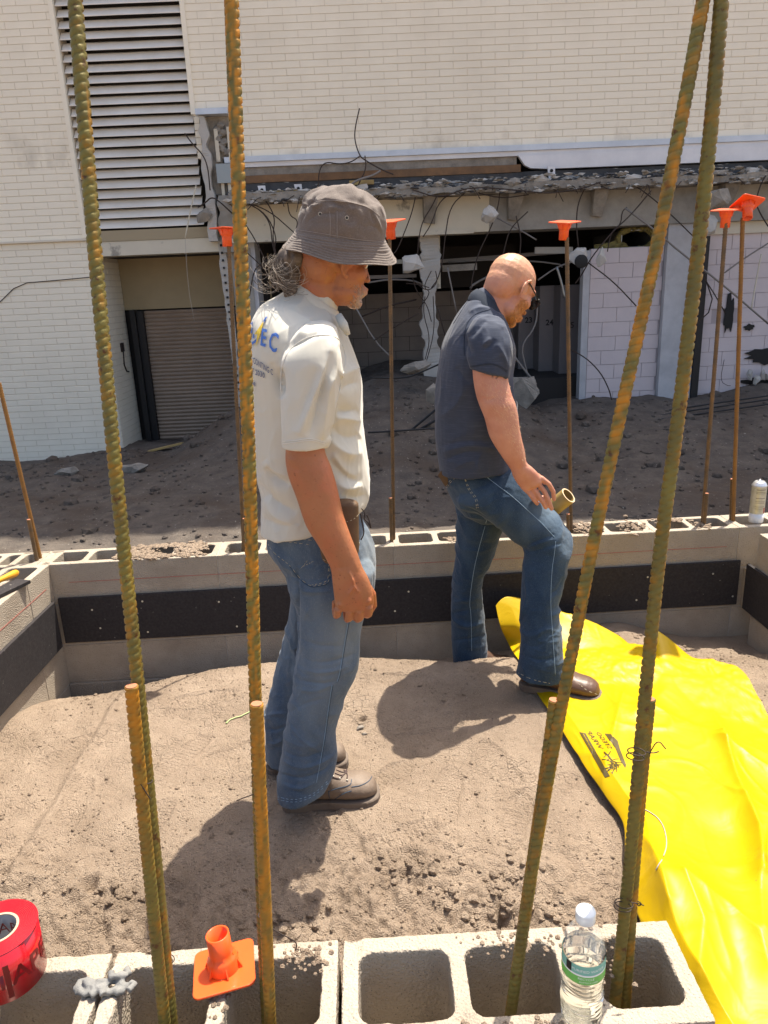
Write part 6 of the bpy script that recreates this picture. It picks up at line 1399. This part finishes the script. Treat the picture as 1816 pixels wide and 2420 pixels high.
lines(tbo, [zL((640, 1790), (690, 1810), (720, 1780)), zL((650, 1770), (700, 1790), (720, 1765)), zL((625, 1815), (670, 1830), (700, 1800)), zL((700, 1770), (725, 1800), (720, 1825))], .0022, 'lace', bo, 'laces', 0, .001)
for ex, ey in zL((630, 1812), (672, 1826), (720, 1838)):
    c = hit(tbo, ex, ey, .0012)
    if c is not None: q = MB(); q.ell(c, (.004, .003, .004), nu=8, nv=6); build(q, 'eyelet', 'eyelet_ring', bo, smooth=True)
h2, t2 = PZ(634, 1822, 0), PZ(800, 1822, 0); boot(man, (h2[0]+.0, 2.20), (h2[0]+.27, 2.22), float(hz(h2[0], 2.2))-.004, w=.05, h=.075)

# ===== the younger man
man2 = thing('person', 'man with shaved head in navy polo and dark jeans, hand on raised thigh', 'person', tuple(PZ(1200, 1600, 0)))
Y2 = 2.76; YADJ = .11
H2 = Matrix.Translation(Vector(PY(1206, 684, Y2))) @ Matrix.Rotation(radians(36), 4, 'Z') @ Matrix.Rotation(radians(35), 4, 'Y') @ Matrix.Scale(1.03, 4)
b = MB(); headparts(b, H2, 1.03, 1.0, .92)
loft(b, [(1150, 655, 1222, 720, Y2, .062), (1138, 690, 1204, 748, Y2, .066), (1118, 715, 1196, 765, Y2, .078), (1100, 760, 1190, 790, Y2+.01, .12)])
loft(b, [(1085, 800, 1195, 810, Y2+.01, .15), (1060, 900, 1195, 900, Y2+.01, .15), (1055, 1020, 1195, 1000, Y2+.01, .14), (1065, 1110, 1190, 1080, Y2+.01, .14), (1085, 1170, 1200, 1130, Y2+.02, .13)])
loft(b, [(1120, 1190, 1215, 1130, 2.69, .07), (1180, 1230, 1270, 1175, 2.67, .07), (1255, 1290, 1330, 1260, 2.65, .06), (1250, 1400, 1312, 1400, 2.625, .05), (1250, 1550, 1300, 1550, 2.605, .035)])
loft(b, [(1095, 1200, 1180, 1210, 2.86, .07), (1085, 1330, 1145, 1330, 2.93, .055), (1085, 1500, 1130, 1500, 2.99, .04), (1085, 1580, 1125, 1580, 3.0, .035)])
loft(b, [(1118, 800, 1200, 800, 2.56, .045), (1117, 870, 1200, 880, 2.545, .046), (1120, 905, 1203, 905, 2.54, .048), (1126, 936, 1211, 935, 2.535, .050), (1134, 960, 1219, 955, 2.53, .050), (1146, 990, 1225, 982, 2.53, .046), (1158, 1033, 1230, 1020, 2.53, .042), (1184, 1076, 1240, 1064, 2.535, .034), (1206, 1108, 1245, 1092, 2.54, .027), (1212, 1124, 1258, 1104, 2.545, .027), (1222, 1142, 1272, 1118, 2.55, .024), (1236, 1158, 1284, 1134, 2.553, .020)])
for pts, rr in (([(1236, 1150), (1252, 1166), (1262, 1180), (1270, 1190)], .0094), ([(1252, 1146), (1270, 1166), (1282, 1184), (1290, 1199)], .0099), ([(1268, 1138), (1286, 1160), (1297, 1182), (1304, 1202)], .0100), ([(1280, 1130), (1298, 1144), (1308, 1162), (1310, 1180)], .0096)):
    n_ = len(pts); Yk = [2.553, 2.552, 2.557, 2.568]; fingers(b, [PY(*p, Yk[i]) for i, p in enumerate(pts)], [rr*1.08, rr, rr*.95, rr*.86])
fingers(b, [PY(1250, 1118, 2.57), PY(1272, 1126, 2.60), PY(1288, 1140, 2.61)], [.013, .012, .010])
# far arm, hand closed on the tube behind the thigh
loft(b, [(1118, 800, 1200, 800, 2.95, .045), (1125, 900, 1200, 900, 2.97, .045), (1140, 980, 1205, 975, 2.98, .044)])
a0, a1, a2 = PY(1172, 978, 2.98), PY(1225, 1100, 2.92), PY(1262, 1200, 2.86); b.tube([a0, a0*.5+a1*.5, a1, a2], [.043, .038, .030, .026], 14); b.ell(a2, (.035, .03, .045))
for k in range(4): fingers(b, [a2+np.array([.0, -.01, .02-.018*k]), a2+np.array([.03, -.035, .015-.018*k]), a2+np.array([.05, -.02, .01-.018*k])], [.010, .0095, .008])
fingers(b, [a2+np.array([0, .0, .03]), a2+np.array([.04, .01, .04])], [.012, .010])
body2 = build(b, 'body', 'skin_fair', man2); remesh(body2, .0031, 3)
P = getco(body2.data); I = np.array(H2.inverted()); Lc = P@I[:3, :3].T+I[:3, 3]; inh = (np.abs(Lc).max(1) < .16)
nz = noise3(P, 300, 5); low = np.clip((-.018-Lc[:, 2]+.55*np.clip(Lc[:, 0]-.075, 0, 1))/.022, 0, 1)*np.clip((Lc[:, 0]-.005)/.025, 0, 1)*np.clip((Lc[:, 2]+.135)/.015, 0, 1)
be = low*(.92+.5*nz)*inh; fattr(body2.data, 'beard', np.clip(be, 0, .95))
side = np.clip((.055-np.abs(Lc[:, 2]-.02))/.03, 0, 1)*np.clip((.05-Lc[:, 0])/.02, 0, 1); top = np.clip((Lc[:, 2]-.02)/.04, 0, 1)*np.clip((.07-Lc[:, 0])/.03, 0, 1)
fattr(body2.data, 'fuzz', np.clip((.62*side+.5*top)*(.75+nz)*inh*(Lc[:, 2] > -.05), 0, .8))
x, y = pxof(P); tat = np.minimum.reduce([segd(x, y, zB(*l)) for l in (((650, 1120), (660, 1180)), ((680, 1130), (655, 1180)), ((700, 1140), (720, 1160), (690, 1190)), ((720, 1150), (740, 1165)))]); fattr(body2.data, 'ink', np.clip(1.6-tat/1.6, 0, .8)*(P[:, 1] < 2.72))
folds(body2, [(zC((880, 350), (940, 430)), 2.5, -.0025), (zC((920, 320), (1000, 420)), 2.5, -.0022), (zC((960, 300), (1030, 380)), 2.5, -.002), (zC((770, 230), (830, 215), (870, 200)), 3, -.0015), (zB((560, 1350), (620, 1380), (700, 1350)), 5, -.003)])
tb2 = bvh(body2); q = MB()
def onpx(x, y): return hit(tb2, x, y, 0)
for i in range(1500):   # short beard
    x = random.uniform(1196, 1250); y = random.uniform(685, 768); h = onpx(x, y)
    if h is None: continue
    l = np.array(H2.inverted() @ Vector(h)); 
    if l[2] > -.022+.5*max(0, l[0]-.075) or l[0] < .012: continue
    d = np.array([.5, -.5, -1.])+RNG.normal(0, .35, 3); q.tube([h-d*.001, h+d*.0042], .00055, 3)
o = build(q, 'beard', 'beard_red' if 'beard_red' in MATS else 'hair_light', body2, fixn=False); o['kind'] = 'stuff'
q = MB()
for i in range(900):    # fine hair on the forearm
    t = random.random(); x = 1120+t*120+random.uniform(0, 85)*(1-.4*t); y = 895+t*200+random.uniform(-15, 15); h = onpx(x, y)
    if h is None: continue
    d = np.array([.55, -.3, -1.])+RNG.normal(0, .4, 3); d /= np.linalg.norm(d); q.tube([h, h+d*.009], .00022, 3)
o = build(q, 'arm_hair', 'hair_blond', body2, fixn=False); o['kind'] = 'stuff'
eyes(H2, 1.03, body2, None)
# sunglasses
gl = MB(); T_ = lambda p: np.array(H2 @ Vector(p))
for sg in (-1, 1): gl.tube([T_((-.012, .082*sg, .016)), T_((.0, .085*sg, .020)), T_((.05, .078*sg, .012)), T_((.088, .068*sg, .006))], [.0028, .0028, .0026, .004], 8)
gl.tube([T_((.09, -.066, .014)), T_((.104, -.035, .016)), T_((.108, 0, .010)), T_((.104, .035, .016)), T_((.09, .066, .014))], .0028, 8)
gls = build(gl, 'sunglasses', 'glasses', man2, smooth=True)
for sg in (-1, 1):
    q = MB(); pts = [(-.028, .012), (-.010, .018), (.018, .017), (.030, .008), (.024, -.016), (.004, -.024), (-.018, -.018)]; F1 = [T_((.104-.35*abs(a*sg+.036)*.5, sg*(.036)+a*sg, .002+c)) for a, c in pts]; F2 = [p+np.array(H2.to_3x3() @ Vector((.002, 0, 0))) for p in F1]; q.rings([F1, F2]); build(q, 'lens', 'glasses', gls)
# polo shirt
b = MB(); YP = Y2+.01
loft(b, [(1126, 690, 1186, 742, YP, .085), (1104, 712, 1196, 762, YP, .125), (1080, 745, 1206, 790, YP, .175), (1060, 785, 1212, 815, YP, .200), (1047, 820, 1212, 845, YP, .205), (1039, 868, 1206, 885, YP, .198), (1033, 920, 1210, 930, YP, .188), (1030, 970, 1220, 972, YP, .180), (1029, 1010, 1223, 1005, YP, .175), (1031, 1050, 1218, 1040, YP, .172), (1036, 1085, 1210, 1072, YP, .170), (1040, 1116, 1204, 1098, YP, .168)], round1=False, n=40, pw=2.25)
loft(b, [(1112, 770, 1198, 775, 2.585, .068), (1102, 800, 1212, 815, 2.565, .070), (1103, 840, 1210, 858, 2.555, .068), (1111, 872, 1202, 892, 2.548, .066)], round1=False, n=32)
loft(b, [(1112, 770, 1198, 775, 2.94, .068), (1105, 840, 1208, 858, 2.96, .066), (1113, 880, 1202, 892, 2.97, .062)], round1=False)
polo = build(b, 'polo_shirt', 'shirt_navy', man2); remesh(polo, .0042, 6); wrinkle(polo, 8, (1, 1, .7), .011, 61); wrinkle(polo, 22, (1, 1, .7), .0026, 63)
Pf = []
for ln, w, a in ((((430, 850), (520, 800), (600, 700)), 7, -.008), (((420, 820), (440, 930), (480, 1000)), 8, -.010), (((530, 850), (570, 780), (600, 720)), 6, .006), (((570, 920), (610, 880), (640, 850)), 5, .006), (((590, 960), (640, 920), (680, 860)), 5, -.005), (((460, 640), (560, 600), (680, 600)), 8, .006), (((540, 560), (640, 580), (760, 640)), 6, -.005), (((700, 900), (760, 1020), (790, 1120)), 6, .006), (((350, 1100), (420, 1200), (480, 1240)), 10, -.005), (((330, 1500), (360, 1700), (300, 1850)), 12, -.005), (((230, 1820), (400, 1760), (600, 1760), (700, 1800)), 8, .009), (((260, 1880), (420, 1810), (560, 1810)), 7, -.008), (((540, 1830), (530, 1930), (560, 2000)), 6, .008), (((200, 1760), (420, 1720), (640, 1720)), 9, -.005), (((330, 1960), (420, 1900), (520, 1880)), 8, .006)):
    Pf.append((zB(*ln), w, a))
folds(polo, Pf, gain=1.7); evald(polo, [('SMOOTH', dict(iterations=1, factor=.5))]); polo.data.polygons.foreach_set('use_smooth', [True]*len(polo.data.polygons))
tp_ = bvh(polo); lines(tp_, [zB((420, 1000), (415, 860), (440, 720), (520, 640), (640, 610)), zB((462, 1092), (620, 1062), (700, 1072), (785, 1130)), zB((462, 1100), (620, 1070), (700, 1082), (780, 1142)), zB((330, 730), (450, 540))], .0011, 'navy_seam', polo, 'seam')
b = MB(); b.rings([ring(1128, 682, 1182, 728, YP-.004, .078, 40), ring(1113, 690, 1190, 746, YP-.004, .092, 40), ring(1107, 704, 1199, 762, YP-.004, .108, 40), ring(1104, 712, 1201, 768, YP-.004, .112, 40), ring(1112, 712, 1196, 764, YP-.004, .104, 40)], cap=False); c_ = build(b, 'collar', 'collar_navy', man2, smooth=True); evald(c_, [('SUBSURF', dict(levels=2))])
# jeans
b = MB(); YK = 2.785
loft(b, [(1046, 1098, 1204, 1070, YK, .163), (1050, 1135, 1210, 1096, YK, .166), (1062, 1168, 1222, 1112, YK, .165), (1080, 1200, 1232, 1130, YK-.01, .15), (1105, 1222, 1245, 1150, YK-.02, .12)], n=36, round0=False)
loft(b, [(1085, 1200, 1215, 1104, 2.69, .09), (1118, 1212, 1238, 1124, 2.68, .095), (1150, 1228, 1262, 1150, 2.67, .095), (1184, 1252, 1285, 1178, 2.665, .092), (1216, 1278, 1308, 1206, 2.66, .088), (1236, 1294, 1334, 1238, 2.655, .084), (1240, 1308, 1347, 1264, 2.65, .082), (1239, 1326, 1349, 1292, 2.645, .080), (1236, 1350, 1341, 1332, 2.64, .079), (1233, 1394, 1326, 1390, 2.63, .077), (1231, 1440, 1321, 1438, 2.62, .075), (1233, 1500, 1328, 1498, 2.61, .077), (1229, 1550, 1330, 1548, 2.602, .080), (1225, 1578, 1334, 1576, 2.60, .083), (1221, 1594, 1332, 1598, 2.598, .085)], n=32, round1=False)
loft(b, [(1075, 1165, 1200, 1200, 2.84, .10), (1081, 1212, 1190, 1240, 2.86, .10), (1079, 1265, 1176, 1280, 2.885, .092), (1076, 1320, 1163, 1322, 2.91, .086), (1069, 1366, 1142, 1368, 2.935, .082), (1067, 1420, 1140, 1424, 2.96, .078), (1067, 1480, 1148, 1484, 2.98, .076), (1070, 1540, 1152, 1545, 3.0, .077), (1074, 1580, 1150, 1585, 3.0, .078)], n=32, round1=False)
jn = build(b, 'jeans', 'denim_dark', man2); remesh(jn, .0042, 5); wrinkle(jn, 8, (1, 1, 1.1), .010, 71); wrinkle(jn, 20, (1, 1, 1.4), .0028, 78)
K = []
for ln, w, a in ((((340, 510), (440, 540), (560, 600)), 7, -.010), (((870, 830), (1000, 780), (1090, 760)), 6, .008), (((860, 870), (1000, 830), (1130, 790)), 7, -.008), (((900, 790), (1040, 740), (1080, 720)), 5, -.006), (((640, 690), (760, 770), (850, 830)), 8, .004), (((560, 280), (700, 260), (760, 200)), 8, .006), (((400, 300), (520, 280), (600, 330)), 7, -.006), (((830, 1550), (900, 1600), (1010, 1560)), 7, -.004), (((1040, 1180), (1100, 1160), (1150, 1050)), 7, -.005), (((1050, 1360), (1100, 1330), (1120, 1280)), 7, .008), (((1060, 1500), (1110, 1450), (1130, 1480)), 6, -.006), (((330, 570), (450, 590), (560, 610)), 7, .006), (((290, 1250), (400, 1230), (530, 1220)), 8, .007), (((290, 1330), (420, 1310), (520, 1290)), 7, -.007), (((300, 1420), (420, 1440), (540, 1400)), 8, .006), (((300, 1540), (420, 1530), (550, 1500)), 7, -.006), (((820, 1650), (950, 1700), (1120, 1660)), 7, -.004), (((1090, 1740), (1140, 1700), (1175, 1760)), 5, .008), (((470, 760), (560, 800), (610, 780)), 8, -.004)):
    K.append((zC(*ln), w, a))
K = [(l, w*.7, a) for l, w, a in K]; folds(jn, K, gain=1.5); evald(jn, [('SMOOTH', dict(iterations=1, factor=.5))]); jn.data.polygons.foreach_set('use_smooth', [True]*len(jn.data.polygons))
P = getco(jn.data); x, y = pxof(P); wr = .65*gauss(np.hypot((x-1290)/50, (y-1215)/42), 1)+.5*gauss(np.hypot((x-1335)/20, (y-1290)/40), 1)+.3*gauss(np.hypot((x-1110)/50, (y-1170)/30), 1)+.3*gauss(np.hypot((x-1325)/16, (y-1480)/90), 1)+.25*noise3(P*np.array([1, 1, .4]), 30, 6); fattr(jn.data, 'wear', np.clip(wr, 0, .8))
tk = bvh(jn)
lines(tk, [zC((495, 200), (530, 260), (600, 320), (750, 430), (870, 540), (980, 640), (1078, 748)), zC((1085, 780), (1075, 880), (1055, 1000), (1045, 1250), (1055, 1400), (1065, 1550), (1082, 1800)), zC((555, 615), (520, 740), (490, 850), (455, 1000), (420, 1250), (435, 1330), (440, 1620))], .0011, 'seam_blue', jn, 'side_seam')
lines(tk, [zC((240, 360), (280, 300), (370, 238)), zC((250, 366), (290, 308), (372, 248)), zC((365, 240), (405, 330), (430, 390), (480, 440), (490, 520)), zC((375, 250), (395, 330), (420, 395), (468, 445), (478, 522)), zC((330, 1840), (331, 1841)), zC((800, 1790), (900, 1840), (1040, 1870))], .0010, 'stitch', jn, 'stitching', 1)
q = MB(); c = zC((180, 270), (205, 235), (270, 310), (238, 362)); F1 = [PY(*p, 2.715) for p in c]; F2 = [PY(*p, 2.735) for p in c]; q.rings([F1, F2]); build(q, 'waist_patch', 'leather', man2)
hq, tq = PZ(1233, 1618, .02), PZ(1416, 1655, .02); zs = .020
bo2 = boot(man2, hq, tq, zs, w=.054, h=.074, m='boot_dark', sq=3, sh=.8, rise=.04); lines(bvh(bo2), [zC((785, 1850), (850, 1930), (960, 1985)), zC((1270, 1880), (1330, 1930), (1420, 1960))], .001, 'stitch', bo2, 'welt_stitching', 1)
bx = PZ(1090, 1560, -.1); boot(man2, (.31, 3.0), (.57, 3.02), -.13, w=.05, h=.078, m='boot_dark')
# tan tube held behind the raised thigh
A = PY(1344, 1171, 2.66); B = PY(1230, 1262, 2.80); d = (B-A)/np.linalg.norm(B-A); tb_ = thing('tube', 'short tan pipe poking out behind the young man\'s raised thigh', 'pipe', tuple(A))
def tubering(c, r, n=40): 
    u = np.cross(d, [0, 0, 1.]); u /= np.linalg.norm(u); w = np.cross(u, d); return [tuple(c+(u*cos(2*pi*k/n)+w*sin(2*pi*k/n))*r) for k in range(n)]
q = MB(); q.rings([tubering(A, .0335), tubering(A+d*.20, .0335)], cap=False); build(q, 'pipe_wall', 'tube_tan', tb_, smooth=True, fixn=True)
q = MB(); q.rings([tubering(A-d*.0005, .0275), tubering(A-d*.0012, .0285), tubering(A-d*.0012, .0330), tubering(A-d*.0003, .0337)], cap=False); build(q, 'pipe_rim', 'tube_rim', tb_, fixn=True)
q = MB(); q.rings([tubering(A, .0276), tubering(A+d*.19, .0276)], cap=False); q.f.append(tuple(range(40, 80))); build(q, 'pipe_inside', 'tube_in', tb_, smooth=True, fixn=True)
